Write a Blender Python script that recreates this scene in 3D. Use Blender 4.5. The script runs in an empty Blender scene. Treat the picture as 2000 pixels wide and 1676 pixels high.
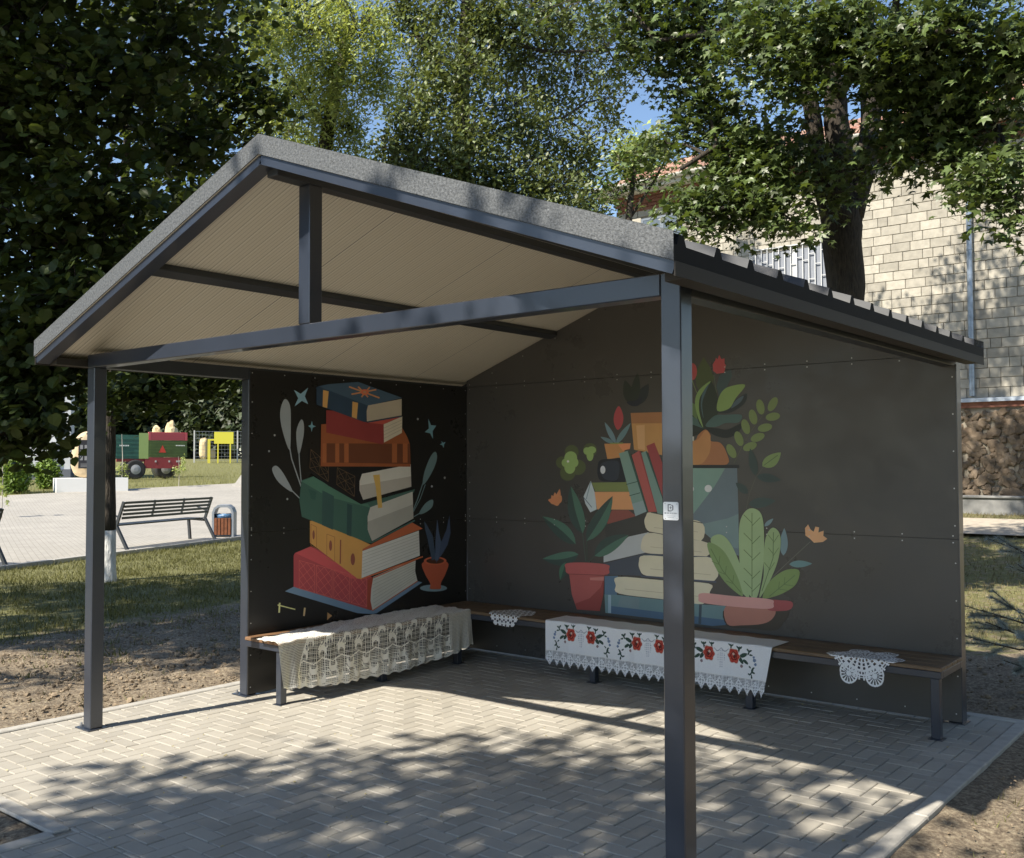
import bpy, math, random
import numpy as np
from mathutils import Vector, Matrix, noise
R = math.radians
random.seed(7); np.random.seed(7)
scene = bpy.context.scene
col = scene.collection

# ------------------------------------------------------------------ camera
CAM = np.array([5.6949, -3.038, 1.5637]); YAW = 0.6832; PITCH = 0.0356; ROLL = -0.0029; FPX = 1933.2
FW = np.array([-math.sin(YAW)*math.cos(PITCH), math.cos(YAW)*math.cos(PITCH), math.sin(PITCH)])
RT = np.array([math.cos(YAW), math.sin(YAW), 0.0]); UP = np.cross(RT, FW)
R2 = RT*math.cos(ROLL)+UP*math.sin(ROLL); U2 = -RT*math.sin(ROLL)+UP*math.cos(ROLL)
cd = bpy.data.cameras.new('camera'); cam = bpy.data.objects.new('camera', cd); col.objects.link(cam)
cd.sensor_width = 36; cd.lens = FPX/2000*36; cd.clip_start = 0.05; cd.clip_end = 600
m = Matrix.Identity(4)
for i in range(3):
    m[i][0] = R2[i]; m[i][1] = U2[i]; m[i][2] = -FW[i]; m[i][3] = CAM[i]
cam.matrix_world = m
scene.camera = cam

# ------------------------------------------------------------------ sky, sun, exposure
SUN_EL = 46.5; DX, DY = 0.16, 0.987            # light travels towards (+DX,+DY) and down
world = bpy.data.worlds.new('World'); scene.world = world; world.use_nodes = True
wn = world.node_tree.nodes; wl = world.node_tree.links
sky = wn.new('ShaderNodeTexSky'); sky.sky_type = 'NISHITA'; sky.sun_disc = False
sky.sun_elevation = R(SUN_EL); sky.sun_rotation = math.atan2(-DX, -DY)
sky.air_density = 1.0; sky.dust_density = 0.3; sky.ozone_density = 2.2
wl.new(sky.outputs[0], wn['Background'].inputs[0]); wn['Background'].inputs[1].default_value = 0.108
sd = bpy.data.lights.new('sun', 'SUN'); so = bpy.data.objects.new('sun', sd); col.objects.link(so)
sd.energy = 5.0; sd.angle = R(0.53); sd.color = (1.0, 0.92, 0.79)
dvec = Vector((DX*math.cos(R(SUN_EL)), DY*math.cos(R(SUN_EL)), -math.sin(R(SUN_EL))))
so.rotation_euler = dvec.to_track_quat('-Z', 'Y').to_euler(); so.location = (-10, -40, 40)
scene.view_settings.view_transform = 'Standard'; scene.view_settings.look = 'None'
scene.view_settings.gamma = 1; scene.view_settings.exposure = 0.85
scene.render.engine = 'CYCLES'
scene.cycles.max_bounces = 8; scene.cycles.diffuse_bounces = 4; scene.cycles.transparent_max_bounces = 16

# ------------------------------------------------------------------ helpers
def P(px, py, d):
    """point at depth d (metres along the view axis) seen at pixel px,py of the 2000 px photo"""
    return CAM + d*(FW + R2*(px-1000)/FPX - U2*(py-838)/FPX)
def ray(px, py):
    return FW + R2*(px-1000)/FPX - U2*(py-838)/FPX
def on_x(px, py, X):
    r = ray(px, py); return CAM + r*(X-CAM[0])/r[0]
def on_y(px, py, Y):
    r = ray(px, py); return CAM + r*(Y-CAM[1])/r[1]
def sm(a, b, x):
    t = min(1, max(0, (x-a)/(b-a))); return t*t*(3-2*t)
def height(x, y):
    hl = 0.95*sm(14, 46, -x*0.85+y*0.5-4)
    hr = 0.62*sm(8.5, 16.5, y)
    hl += 1.15*sm(44, 72, -x*0.85+y*0.5-4); w = sm(-14, -6, x)
    return hr*w + hl*(1-w)
def on_ground(px, py):
    r = ray(px, py); t = 3.0
    while t < 300:
        p = CAM + r*t
        if p[2] <= height(p[0], p[1]): return p
        t += 0.05
    return p

def tag(o, label=None, cat=None, group=None, kind=None):
    if label: o['label'] = label
    if cat: o['category'] = cat
    if group: o['group'] = group
    if kind: o['kind'] = kind
    return o
def empty(name, loc, rz=0, **k):
    o = bpy.data.objects.new(name, None); col.objects.link(o); o.location = loc; o.rotation_euler = (0, 0, rz)
    o.empty_display_size = 0.1
    return tag(o, **k)
def link(name, me, mats, parent=None, world_space=True):
    o = bpy.data.objects.new(name, me); col.objects.link(o)
    for mm in (mats if isinstance(mats, (list, tuple)) else [mats]): me.materials.append(mm)
    if parent is not None:
        o.parent = parent
        if world_space:
            mw = PM(parent); o.matrix_parent_inverse = mw.inverted()
    return o
def PM(o):
    mm = Matrix.LocRotScale(o.location, o.rotation_euler, o.scale)
    if o.parent: return PM(o.parent) @ o.matrix_parent_inverse @ mm
    return mm
def mesh_np(name, V, F, smooth=False, midx=None):
    """V (n,3); F list of arrays, each (m,k) of one polygon size"""
    me = bpy.data.meshes.new(name)
    V = np.asarray(V, dtype=np.float32)
    F = [np.asarray(f, dtype=np.int32) for f in F if len(f)]
    me.vertices.add(len(V)); me.vertices.foreach_set('co', V.ravel())
    loops = np.concatenate([f.ravel() for f in F]); tot = np.concatenate([np.full(len(f), f.shape[1], np.int32) for f in F])
    me.loops.add(len(loops)); me.loops.foreach_set('vertex_index', loops)
    me.polygons.add(len(tot)); st = np.concatenate([[0], np.cumsum(tot)[:-1]]).astype(np.int32)
    me.polygons.foreach_set('loop_start', st); me.polygons.foreach_set('loop_total', tot)
    if midx is not None: me.polygons.foreach_set('material_index', np.asarray(midx, np.int32))
    me.polygons.foreach_set('use_smooth', np.full(len(tot), smooth, bool))
    me.update(calc_edges=True); me.validate()
    return me

class MB:
    """collects boxes, tubes and polygons into one mesh"""
    def __init__(s): s.v = []; s.f = []; s.c = []; s.m = []; s.mi = 0
    def add(s, vs, fs, c=None):
        b = len(s.v); s.v += [tuple(map(float, q)) for q in vs]
        for f in fs: s.f.append(tuple(b+i for i in f)); s.c.append(c); s.m.append(s.mi)
    def box(s, a, b, c=None, bev=0.0):
        x0, y0, z0 = [min(a[i], b[i]) for i in range(3)]; x1, y1, z1 = [max(a[i], b[i]) for i in range(3)]
        if bev <= 0:
            vs = [(x, y, z) for x in (x0, x1) for y in (y0, y1) for z in (z0, z1)]
            s.add(vs, [(0, 1, 3, 2), (4, 6, 7, 5), (0, 4, 5, 1), (2, 3, 7, 6), (0, 2, 6, 4), (1, 5, 7, 3)], c); return
        e = min(bev, (x1-x0)/2.1, (y1-y0)/2.1, (z1-z0)/2.1)
        vs = []; idx = {}
        for i, x in enumerate((x0, x1)):
            for j, y in enumerate((y0, y1)):
                for k, z in enumerate((z0, z1)):
                    xi = x+e*(1-2*i); yi = y+e*(1-2*j); zi = z+e*(1-2*k)
                    for ax, q in enumerate(((x, yi, zi), (xi, y, zi), (xi, yi, z))):
                        idx[(i, j, k, ax)] = len(vs); vs.append(q)
        g = lambda i, j, k, a: idx[(i, j, k, a)]
        fs = []
        for i in (0, 1):
            q = [g(i, 0, 0, 0), g(i, 1, 0, 0), g(i, 1, 1, 0), g(i, 0, 1, 0)]; fs.append(q if i else q[::-1])
            q = [g(0, i, 0, 1), g(0, i, 1, 1), g(1, i, 1, 1), g(1, i, 0, 1)]; fs.append(q if i else q[::-1])
            q = [g(0, 0, i, 2), g(1, 0, i, 2), g(1, 1, i, 2), g(0, 1, i, 2)]; fs.append(q if i else q[::-1])
        for i in (0, 1):
            for j in (0, 1):
                fs.append([g(i, j, 0, 0), g(i, j, 1, 0), g(i, j, 1, 1), g(i, j, 0, 1)])
                fs.append([g(i, 0, j, 0), g(i, 1, j, 0), g(i, 1, j, 2), g(i, 0, j, 2)])
                fs.append([g(0, i, j, 1), g(1, i, j, 1), g(1, i, j, 2), g(0, i, j, 2)])
                for k in (0, 1): fs.append([g(i, j, k, 0), g(i, j, k, 1), g(i, j, k, 2)])
        s.add(vs, fs, c)
    def obox(s, p0, p1, w, h, up=(0, 0, 1), c=None, bev=0.0):
        """beam from p0 to p1, w across, h along up"""
        p0 = Vector(p0); p1 = Vector(p1); d = (p1-p0); L = d.length; d.normalize(); u = Vector(up)
        sd_ = d.cross(u).normalized(); u = sd_.cross(d).normalized()
        t = MB(); t.box((-w/2, 0, -h/2), (w/2, L, h/2), c, bev)
        s.add([p0+sd_*q[0]+d*q[1]+u*q[2] for q in t.v], t.f, c)
    def tube(s, pts, rad, n=8, c=None, cap=True):
        pts = [Vector(p) for p in pts]; rr = rad if isinstance(rad, (list, tuple)) else [rad]*len(pts)
        ref = Vector((0, 0, 1)); vs = []; prev = None
        for i, p in enumerate(pts):
            a = pts[max(0, i-1)]; b = pts[min(len(pts)-1, i+1)]; d = (b-a)
            if d.length < 1e-9: d = Vector((0, 0, 1))
            d.normalize()
            if prev is None:
                u = d.cross(ref if abs(d.z) < .95 else Vector((1, 0, 0))).normalized()
            else:
                u = (prev - d*prev.dot(d)).normalized()
            prev = u; w = d.cross(u)
            for k in range(n):
                t = 2*math.pi*k/n; vs.append(p+(u*math.cos(t)+w*math.sin(t))*rr[i])
        fs = [(i*n+k, i*n+(k+1) % n, (i+1)*n+(k+1) % n, (i+1)*n+k) for i in range(len(pts)-1) for k in range(n)]
        if cap: fs += [tuple(range(n))[::-1], tuple((len(pts)-1)*n+k for k in range(n))]
        s.add(vs, fs, c)
    def lathe(s, o, prof, n=20, c=None, sx=1, sy=1):
        vs = [(o[0]+r*math.cos(2*math.pi*k/n)*sx, o[1]+r*math.sin(2*math.pi*k/n)*sy, o[2]+z) for r, z in prof for k in range(n)]
        fs = [(i*n+k, i*n+(k+1) % n, (i+1)*n+(k+1) % n, (i+1)*n+k) for i in range(len(prof)-1) for k in range(n)]
        fs += [tuple(range(n))[::-1], tuple((len(prof)-1)*n+k for k in range(n))]
        s.add(vs, fs, c)
    def build(s, name, mats, parent=None, smooth=False):
        me = bpy.data.meshes.new(name); me.from_pydata(s.v, [], s.f); 
        if any(c is not None for c in s.c):
            at = me.attributes.new('col', 'FLOAT_COLOR', 'CORNER'); arr = []
            for f, c in zip(s.f, s.c): arr += list((c or (0.5, 0.5, 0.5))+(1.0,))*len(f)
            at.data.foreach_set('color', arr)
        me.polygons.foreach_set('material_index', s.m)
        me.polygons.foreach_set('use_smooth', [smooth]*len(s.f)); me.update()
        return link(name, me, mats, parent)

# ---------------- materials
MT = {}
def mat(name, base=(.5, .5, .5), rough=.6, rvar=0.0, metal=0, var=0.0, scale=20, bump=0.0, bscale=60, attr=None, rnd=0.0,
        trans=0.0, coat=0.0, base2=None, spec=.5, gen='Object', stretch=None, bdist=.01):
    mm = bpy.data.materials.new(name); mm.use_nodes = True; nt = mm.node_tree; n = nt.nodes; l = nt.links
    b = n['Principled BSDF']; b.inputs['Roughness'].default_value = rough; b.inputs['Metallic'].default_value = metal
    b.inputs['Coat Weight'].default_value = coat; b.inputs['Specular IOR Level'].default_value = spec
    b.inputs['Base Color'].default_value = (*base, 1)
    tc = n.new('ShaderNodeTexCoord'); vec = tc.outputs[gen]
    if stretch:
        mp = n.new('ShaderNodeMapping'); mp.inputs['Scale'].default_value = stretch; l.new(vec, mp.inputs[0]); vec = mp.outputs[0]
    src = None
    if attr:
        a = n.new('ShaderNodeAttribute'); a.attribute_name = attr; src = a.outputs['Color']
    if base2 is not None:
        nz = n.new('ShaderNodeTexNoise'); nz.inputs['Scale'].default_value = scale; nz.inputs['Detail'].default_value = 8
        nz.inputs['Roughness'].default_value = .65; l.new(vec, nz.inputs['Vector'])
        rp = n.new('ShaderNodeValToRGB'); rp.color_ramp.elements[0].position = .35; rp.color_ramp.elements[1].position = .65
        rp.color_ramp.elements[0].color = (*base, 1); rp.color_ramp.elements[1].color = (*base2, 1)
        l.new(nz.outputs['Fac'], rp.inputs[0]); src = rp.outputs[0]
    fac = []
    if var > 0:
        nz = n.new('ShaderNodeTexNoise'); nz.inputs['Scale'].default_value = scale*1.7; nz.inputs['Detail'].default_value = 6
        l.new(vec, nz.inputs['Vector']); mr = n.new('ShaderNodeMapRange'); mr.inputs[1].default_value = .3; mr.inputs[2].default_value = .7
        mr.inputs[3].default_value = 1-var; mr.inputs[4].default_value = 1+var; l.new(nz.outputs['Fac'], mr.inputs[0]); fac.append(mr.outputs[0])
    if rnd > 0:
        g = n.new('ShaderNodeNewGeometry'); mr = n.new('ShaderNodeMapRange'); mr.inputs[3].default_value = 1-rnd; mr.inputs[4].default_value = 1+rnd
        l.new(g.outputs['Random Per Island'], mr.inputs[0]); fac.append(mr.outputs[0])
    for f in fac:
        vm = n.new('ShaderNodeVectorMath'); vm.operation = 'SCALE'
        if src is None: vm.inputs[0].default_value = base
        else: l.new(src, vm.inputs[0])
        l.new(f, vm.inputs['Scale']); src = vm.outputs[0]
    if src is not None: l.new(src, b.inputs['Base Color'])
    if bump > 0:
        nz = n.new('ShaderNodeTexNoise'); nz.inputs['Scale'].default_value = bscale; nz.inputs['Detail'].default_value = 5
        l.new(vec, nz.inputs['Vector']); bp = n.new('ShaderNodeBump'); bp.inputs['Strength'].default_value = bump
        bp.inputs['Distance'].default_value = bdist; l.new(nz.outputs['Fac'], bp.inputs['Height']); l.new(bp.outputs[0], b.inputs['Normal'])
    if rvar > 0:
        nz = n.new('ShaderNodeTexNoise'); nz.inputs['Scale'].default_value = 2.3; nz.inputs['Detail'].default_value = 9; nz.inputs['Roughness'].default_value = .7
        l.new(tc.outputs['Object'], nz.inputs['Vector']); mr = n.new('ShaderNodeMapRange'); mr.inputs[1].default_value = .3; mr.inputs[2].default_value = .7
        mr.inputs[3].default_value = rough-rvar; mr.inputs[4].default_value = rough+rvar; l.new(nz.outputs['Fac'], mr.inputs[0]); l.new(mr.outputs[0], b.inputs['Roughness'])
    if trans > 0:
        tr = n.new('ShaderNodeBsdfTranslucent'); mx = n.new('ShaderNodeMixShader'); mx.inputs[0].default_value = trans
        if src is not None:
            sc = n.new('ShaderNodeVectorMath'); sc.operation = 'MULTIPLY'; sc.inputs[1].default_value = (1.35, 1.25, .6)
            l.new(src, sc.inputs[0]); l.new(sc.outputs[0], tr.inputs[0])
        else: tr.inputs[0].default_value = (*base, 1)
        out = n['Material Output']; l.new(b.outputs[0], mx.inputs[1]); l.new(tr.outputs[0], mx.inputs[2]); l.new(mx.outputs[0], out.inputs[0])
    MT[name] = mm
    return mm
graph = mat('graphite_paint', (.027, .034, .050), rough=.30, rvar=.03, spec=.8, coat=.15, var=.08, scale=3, bump=.03, bscale=30)
graph2 = mat('graphite_frame', (.035, .040, .046), rough=.4, var=.1, scale=4)
edgem = mat('panel_edge', (.014, .014, .015), rough=.7, spec=.2)  # darker copy of the roof sheet, shade of the unlit edge put into colour
trimm = mat('brown_trim', (.045, .040, .034), rough=.6, spec=.3)
roofm = mat('roof_sheet', (.028, .031, .036), rough=.25, metal=.0, var=.1, scale=3, bump=.04, bscale=8)
fascm = mat('granulated_trim', (.045, .05, .055), base2=(.15, .16, .17), rough=.6, metal=.2, scale=95, bump=.5, bscale=160, bdist=.004)
panelk = mat('side_panel_shaded', (.020, .019, .018), rough=.33, rvar=.1, var=.06, scale=1.2, bump=.012, bscale=2.2, bdist=.03)  # same sheet as the back wall, its deeper shade put into a darker base
panelm = mat('wall_panel', (.074, .071, .067), rough=.33, rvar=.1, var=.06, scale=1.2, bump=.012, bscale=2.2, bdist=.03)  # lighter base stands in for light reflected on the back wall
printm = mat('print_ink', attr='col', rough=.42, var=.05, scale=3)
steel = mat('galvanised', (.42, .43, .45), rough=.35, metal=.8, var=.15, scale=12)
screwm = mat('screw_head', (.6, .6, .6), rough=.4, metal=.5)
woodm = mat('bench_wood', (.11, .07, .04), base2=(.22, .15, .085), rough=.5, scale=4, stretch=(1, 14, 14), bump=.15, bscale=14)
woodm2 = mat('bench_wood_side', (.15, .08, .04), base2=(.26, .15, .08), rough=.5, scale=4, stretch=(14, 1, 14), bump=.15, bscale=14)
clothm = mat('cotton', attr='col', rough=.85, var=.04, scale=90, bump=.12, bscale=700, trans=.12, bdist=.002)
plaqm = mat('plaque', attr='col', rough=.3)
paverm = mat('paver_concrete', (.39, .368, .322), base2=(.335, .312, .265), rough=.85, var=.05, scale=1.3, rnd=.08, bump=.35, bscale=220, bdist=.003)
kerbm = mat('kerb_concrete', (.40, .385, .35), rough=.9, var=.12, scale=9, bump=.35, bscale=150, bdist=.004)
sandm = mat('joint_sand', (.30, .275, .22), rough=.95, var=.25, scale=60)

# ------------------------------------------------------------------ terrain
W, D1, D2, H, PW = 3.965, 1.10, 3.288, 2.15, 0.08
PX0, PX1, PY0, PY1 = -0.31, 4.24, -0.97, 3.60        # paved slab
def lerp(a, b, t): return a+(b-a)*t
def build_terrain():
    def axis(a, f0, f1, b, step):
        xs = list(np.arange(f0, f1+1e-6, step)); s = step; x = f0
        lo = []
        while x > a: s *= 1.13; x -= s; lo.append(x)
        hi = []; s = step; x = f1
        while x < b: s *= 1.13; x += s; hi.append(x)
        return np.array(lo[::-1]+xs+hi)
    X = axis(-240, -6.5, 7.5, 200, .07); Y = axis(-60, -2.5, 9.0, 260, .07)
    nx, ny = len(X), len(Y); V = []; Z = []
    for y in Y:
        for x in X:
            z = height(x, y)
            dist = max(PX0-x, x-PX1-.09, (y-PY1), 0) if y > PY0 else max(0, min(PY0-y, 1.45-x if x < 1.5 else x-PX1-.09))
            inpath = (x > 1.53 and x < PX1+.02) if y < PY0+.07 else (PX0+.03 < x < PX1+.02 and y < PY1-.04)
            g = sm(2.6, 4.4, PX0-x + .55*noise.noise((x*.6, y*.6, 0))) if x < 0 else 0
            g = max(g, sm(1.8, 3.2, y-PY1 + .8*noise.noise((x*.5, y*.5, 3))))
            if x > -1.5: g *= .62
            if x > PX1: g = max(g*.8, sm(3.5, 6, x-PX1))
            rough = (1-g)
            z += -.035 + rough*(.035*noise.noise((x*1.7, y*1.7, 1)) + .028*noise.noise((x*5, y*5, 2)) + .018*noise.noise((x*13, y*13, 5))) + .02*noise.noise((x*.8, y*.8, 8))
            if dist < .25 and -8 < y: z = lerp(-.014+.25*(z+.035), z, sm(.0, .25, dist))
            if inpath: z = -.08
            V.append((x, y, z)); Z.append(g)
    i = np.arange(nx*ny).reshape(ny, nx)
    F = np.stack([i[:-1, :-1], i[:-1, 1:], i[1:, 1:], i[1:, :-1]], -1).reshape(-1, 4)
    me = mesh_np('ground', V, [F], True)
    at = me.attributes.new('grass', 'FLOAT', 'POINT'); at.data.foreach_set('value', np.array(Z, np.float32))
    mm = bpy.data.materials.new('ground_cover'); mm.use_nodes = True; nt = mm.node_tree; n = nt.nodes; l = nt.links; b = n['Principled BSDF']
    b.inputs['Roughness'].default_value = .95
    tc = n.new('ShaderNodeTexCoord').outputs['Object']
    def nz(s, d=8, ro=.6):
        q = n.new('ShaderNodeTexNoise'); q.inputs['Scale'].default_value = s; q.inputs['Detail'].default_value = d; q.inputs['Roughness'].default_value = ro
        l.new(tc, q.inputs['Vector']); return q.outputs['Fac']
    def ramp(f, stops):
        q = n.new('ShaderNodeValToRGB'); e = q.color_ramp.elements
        while len(e) < len(stops): e.new(.5)
        for k, (p_, c_) in enumerate(stops): e[k].position = p_; e[k].color = (*c_, 1)
        l.new(f, q.inputs[0]); return q.outputs[0]
    soil = ramp(nz(38, 10, .75), [(.34, (.085, .062, .042)), (.48, (.21, .165, .115)), (.60, (.36, .30, .21)), (.72, (.56, .50, .36))])
    gr = ramp(nz(24, 10, .75), [(.3, (.05, .055, .018)), (.5, (.15, .15, .052)), (.62, (.26, .24, .10)), (.74, (.38, .33, .19))])
    a = n.new('ShaderNodeAttribute'); a.attribute_name = 'grass'
    ad = n.new('ShaderNodeMath'); ad.operation = 'MULTIPLY_ADD'; l.new(nz(7, 6, .7), ad.inputs[0]); ad.inputs[1].default_value = 1.6; 
    sb = n.new('ShaderNodeMath'); sb.operation = 'SUBTRACT'; l.new(a.outputs['Fac'], sb.inputs[0]); sb.inputs[1].default_value = .8
    l.new(sb.outputs[0], ad.inputs[2])
    mr = n.new('ShaderNodeMapRange'); mr.inputs[1].default_value = .35; mr.inputs[2].default_value = .65; l.new(ad.outputs[0], mr.inputs[0])
    mx = n.new('ShaderNodeMix'); mx.data_type = 'RGBA'; l.new(mr.outputs[0], mx.inputs[0]); l.new(soil, mx.inputs[6]); l.new(gr, mx.inputs[7])
    l.new(mx.outputs[2], b.inputs['Base Color'])
    bp = n.new('ShaderNodeBump'); bp.inputs['Strength'].default_value = .8; bp.inputs['Distance'].default_value = .025
    l.new(nz(45, 8, .75), bp.inputs['Height']); l.new(bp.outputs[0], b.inputs['Normal'])
    tag(link('ground', me, mm), kind='structure')
build_terrain()

# soil clods and gravel near the slab
def ico(n_=1):
    t = (1+5**.5)/2
    v = [(-1, t, 0), (1, t, 0), (-1, -t, 0), (1, -t, 0), (0, -1, t), (0, 1, t), (0, -1, -t), (0, 1, -t), (t, 0, -1), (t, 0, 1), (-t, 0, -1), (-t, 0, 1)]
    f = [(0, 11, 5), (0, 5, 1), (0, 1, 7), (0, 7, 10), (0, 10, 11), (1, 5, 9), (5, 11, 4), (11, 10, 2), (10, 7, 6), (7, 1, 8), (3, 9, 4), (3, 4, 2), (3, 2, 6), (3, 6, 8), (3, 8, 9), (4, 9, 5), (2, 4, 11), (6, 2, 10), (8, 6, 7), (9, 8, 1)]
    v = [Vector(q).normalized() for q in v]
    for _ in range(n_):
        c = {}; nf = []
        def mid(a, b):
            k = (min(a, b), max(a, b))
            if k not in c: v.append(((v[a]+v[b])/2).normalized()); c[k] = len(v)-1
            return c[k]
        for a, b, d in f:
            x, y, z = mid(a, b), mid(b, d), mid(d, a); nf += [(a, x, z), (b, y, x), (d, z, y), (x, y, z)]
        f = nf
    return np.array([list(q) for q in v]), np.array(f)
ICO0 = ico(0); ICO1 = ico(1)
def scatter_stones(name, regions, matr, label=None):
    Vs = []; Fs = []; base = 0
    for (x0, x1, y0, y1, n_, s0, s1) in regions:
        for _ in range(n_):
            x = random.uniform(x0, x1); y = random.uniform(y0, y1)
            if PX0-.02 < x < PX1+.1 and PY0-.05 < y < PY1+.05: continue
            if x > 1.35 and x < PX1+.1 and y < PY1: continue
            s = random.uniform(s0, s1)*random.choice((.5, .6, .8, 1)); v, f = ICO0
            jit = np.random.uniform(.72, 1.25, (len(v), 1)); sc = np.array([s, s*random.uniform(.6, 1), s*random.uniform(.45, .8)])
            a = random.random()*6.28; ca, sa = math.cos(a), math.sin(a)
            q = v*jit*sc; q = np.stack([q[:, 0]*ca-q[:, 1]*sa, q[:, 0]*sa+q[:, 1]*ca, q[:, 2]], 1)
            Vs.append(q+np.array([x, y, height(x, y)-.02+s*.25])); Fs.append(f+base); base += len(v)
    me = mesh_np(name, np.concatenate(Vs), [np.concatenate(Fs)], False)
    return tag(link(name, me, matr), kind='stuff', label=label, cat='soil clods')
clodm = mat('soil_clod', (.20, .155, .105), rough=.95, rnd=.45, var=.2, scale=30)
scatter_stones('soil_clods', [(-3.6, PX0, -1.6, 3.9, 5200, .006, .018), (-1.8, PX0, -1.2, 2.6, 420, .012, .032), (PX1+.08, 7.2, .6, 6, 3600, .005, .012),
                              (-1.6, 1.38, -2.4, PY0, 1500, .005, .014), (-.4, 4.6, PY1, 5.5, 700, .012, .03)], clodm, 'loose crumbs of dry brown soil round the paved slab')
leafm_dry = mat('dry_leaf', (.42, .36, .17), rough=.8, rnd=.4)

# ------------------------------------------------------------------ paving
def paving():
    mb = MB(); B = 0.0866; gap = .0020; th = .03; ch = .004
    regs = [(PX0+.0, PX1, PY0+.08, PY1-.06), (1.53, PX1, -6.5, PY0+.08)]
    for (rx0, rx1, ry0, ry1) in regs:
        i0 = int(-ry1/B)-3; i1 = int(-ry0/B)+4
        for i in range(i0, i1):
            for mm_ in range(int((rx0/B-i)/4)-2, int((rx1/B-i)/4)+2):
                for (ox_, oy_, wx, wy) in ((i+4*mm_, i, 2, 1), (i+2+4*mm_, i-1, 1, 2)):
                    x0, y1 = ox_*B, -oy_*B; x1, y0 = x0+wx*B, y1-wy*B
                    x0, x1 = max(x0, rx0), min(x1, rx1); y0, y1 = max(y0, ry0), min(y1, ry1)
                    if x1-x0 < .018 or y1-y0 < .018: continue
                    x0 += gap; x1 -= gap; y0 += gap; y1 -= gap
                    z = random.uniform(-.0018, .0012); tx = random.uniform(-.006, .006); ty = random.uniform(-.006, .006)
                    cx, cy = (x0+x1)/2, (y0+y1)/2
                    Z = lambda x, y, d=0: z+(x-cx)*tx+(y-cy)*ty-d
                    vs = [(x0+ch, y0+ch), (x1-ch, y0+ch), (x1-ch, y1-ch), (x0+ch, y1-ch)]; vo = [(x0, y0), (x1, y0), (x1, y1), (x0, y1)]
                    v = [(a, b, Z(a, b)) for a, b in vs]+[(a, b, Z(a, b, .0035)) for a, b in vo]+[(a, b, Z(a, b, th)) for a, b in vo]
                    f = [(0, 1, 2, 3)]+[(4+k, 4+(k+1) % 4, (k+1) % 4, k) for k in range(4)]+[(8+k, 8+(k+1) % 4, 4+(k+1) % 4, 4+k) for k in range(4)]
                    mb.add(v, f)
    tag(mb.build('paving', paverm), kind='structure')
    mb = MB(); mb.box((PX0-.001, PY0, -.06), (PX1, PY1, -.0075)); mb.box((1.45, -6.6, -.06), (PX1, PY0-.002, -.0075)); tag(mb.build('paving_bed', sandm), kind='structure')
    kb = MB()
    def kerb(a, b, w=.08):
        a = np.array(a, float); b = np.array(b, float); L = np.linalg.norm(b-a); n_ = max(1, round(L/1.0)); d = (b-a)/L
        for k in range(n_):
            p0 = a+d*(L*k/n_+.002); p1 = a+d*(L*(k+1)/n_-.002); dz = random.uniform(-.002, .002)
            kb.obox((*p0, -.088+dz), (*p1, -.088+dz), w, .19, bev=.006)
    kerb((PX1+.043, -3.6), (PX1+.043, PY1+.0)); kerb((PX0-.08, PY1-.02), (PX1+.08, PY1-.02))
    kerb((PX0-.04, PY0+.04), (1.49, PY0+.04)); kerb((1.49, -6.5), (1.49, PY0-.002)); kerb((PX0-.045, PY0+.085), (PX0-.045, PY1-.065))
    tag(kb.build('kerb', kerbm), kind='structure')
paving()
# small litter on the slab
mb = MB()
for _ in range(170):
    x = random.uniform(.2, 4.2); y = random.uniform(-.9, 3.2); s = random.uniform(.004, .009); a = random.random()*3
    if random.random() < .12: s *= 1.7
    c, sn = math.cos(a)*s, math.sin(a)*s
    mb.add([(x-c, y-sn, .003), (x+sn*.5, y-c*.5, .006), (x+c, y+sn, .004), (x-sn*.5, y+c*.5, .008)], [(0, 1, 2, 3)])
tag(mb.build('fallen_petals', leafm_dry), kind='stuff', label='tiny pale fallen seeds and petals on the paving', cat='litter')

# plaza beyond the lawn
plazam = bpy.data.materials.new('plaza_paver'); plazam.use_nodes = True
def _pl():
    n = plazam.node_tree.nodes; l = plazam.node_tree.links; b = n['Principled BSDF']; b.inputs['Roughness'].default_value = .85
    tc = n.new('ShaderNodeTexCoord'); mp = n.new('ShaderNodeMapping'); mp.inputs['Rotation'].default_value = (0, 0, R(22)); l.new(tc.outputs['Object'], mp.inputs[0])
    br = n.new('ShaderNodeTexBrick'); br.inputs['Scale'].default_value = 1; br.inputs['Brick Width'].default_value = .2; br.inputs['Row Height'].default_value = .1
    br.inputs['Mortar Size'].default_value = .004; br.inputs['Color1'].default_value = (.37, .345, .30, 1); br.inputs['Color2'].default_value = (.33, .31, .27, 1)
    br.inputs['Mortar'].default_value = (.21, .195, .165, 1); l.new(mp.outputs[0], br.inputs[0])
    nz = n.new('ShaderNodeTexNoise'); nz.inputs['Scale'].default_value = .9; nz.inputs['Detail'].default_value = 9; l.new(tc.outputs['Object'], nz.inputs['Vector'])
    mr = n.new('ShaderNodeMapRange'); mr.inputs[3].default_value = .8; mr.inputs[4].default_value = 1.2; l.new(nz.outputs['Fac'], mr.inputs[0])
    vm = n.new('ShaderNodeVectorMath'); vm.operation = 'SCALE'; l.new(br.outputs[0], vm.inputs[0]); l.new(mr.outputs[0], vm.inputs['Scale']); l.new(vm.outputs[0], b.inputs['Base Color'])
_pl()
A = on_ground(0, 1110)[:2]; Bp = on_ground(466, 1050)[:2]
dirp = (Bp-A)/np.linalg.norm(Bp-A); nrm = np.array([-dirp[1], dirp[0]])     # nrm points away (to -x)
if nrm[0] > 0: nrm = -nrm
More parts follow.
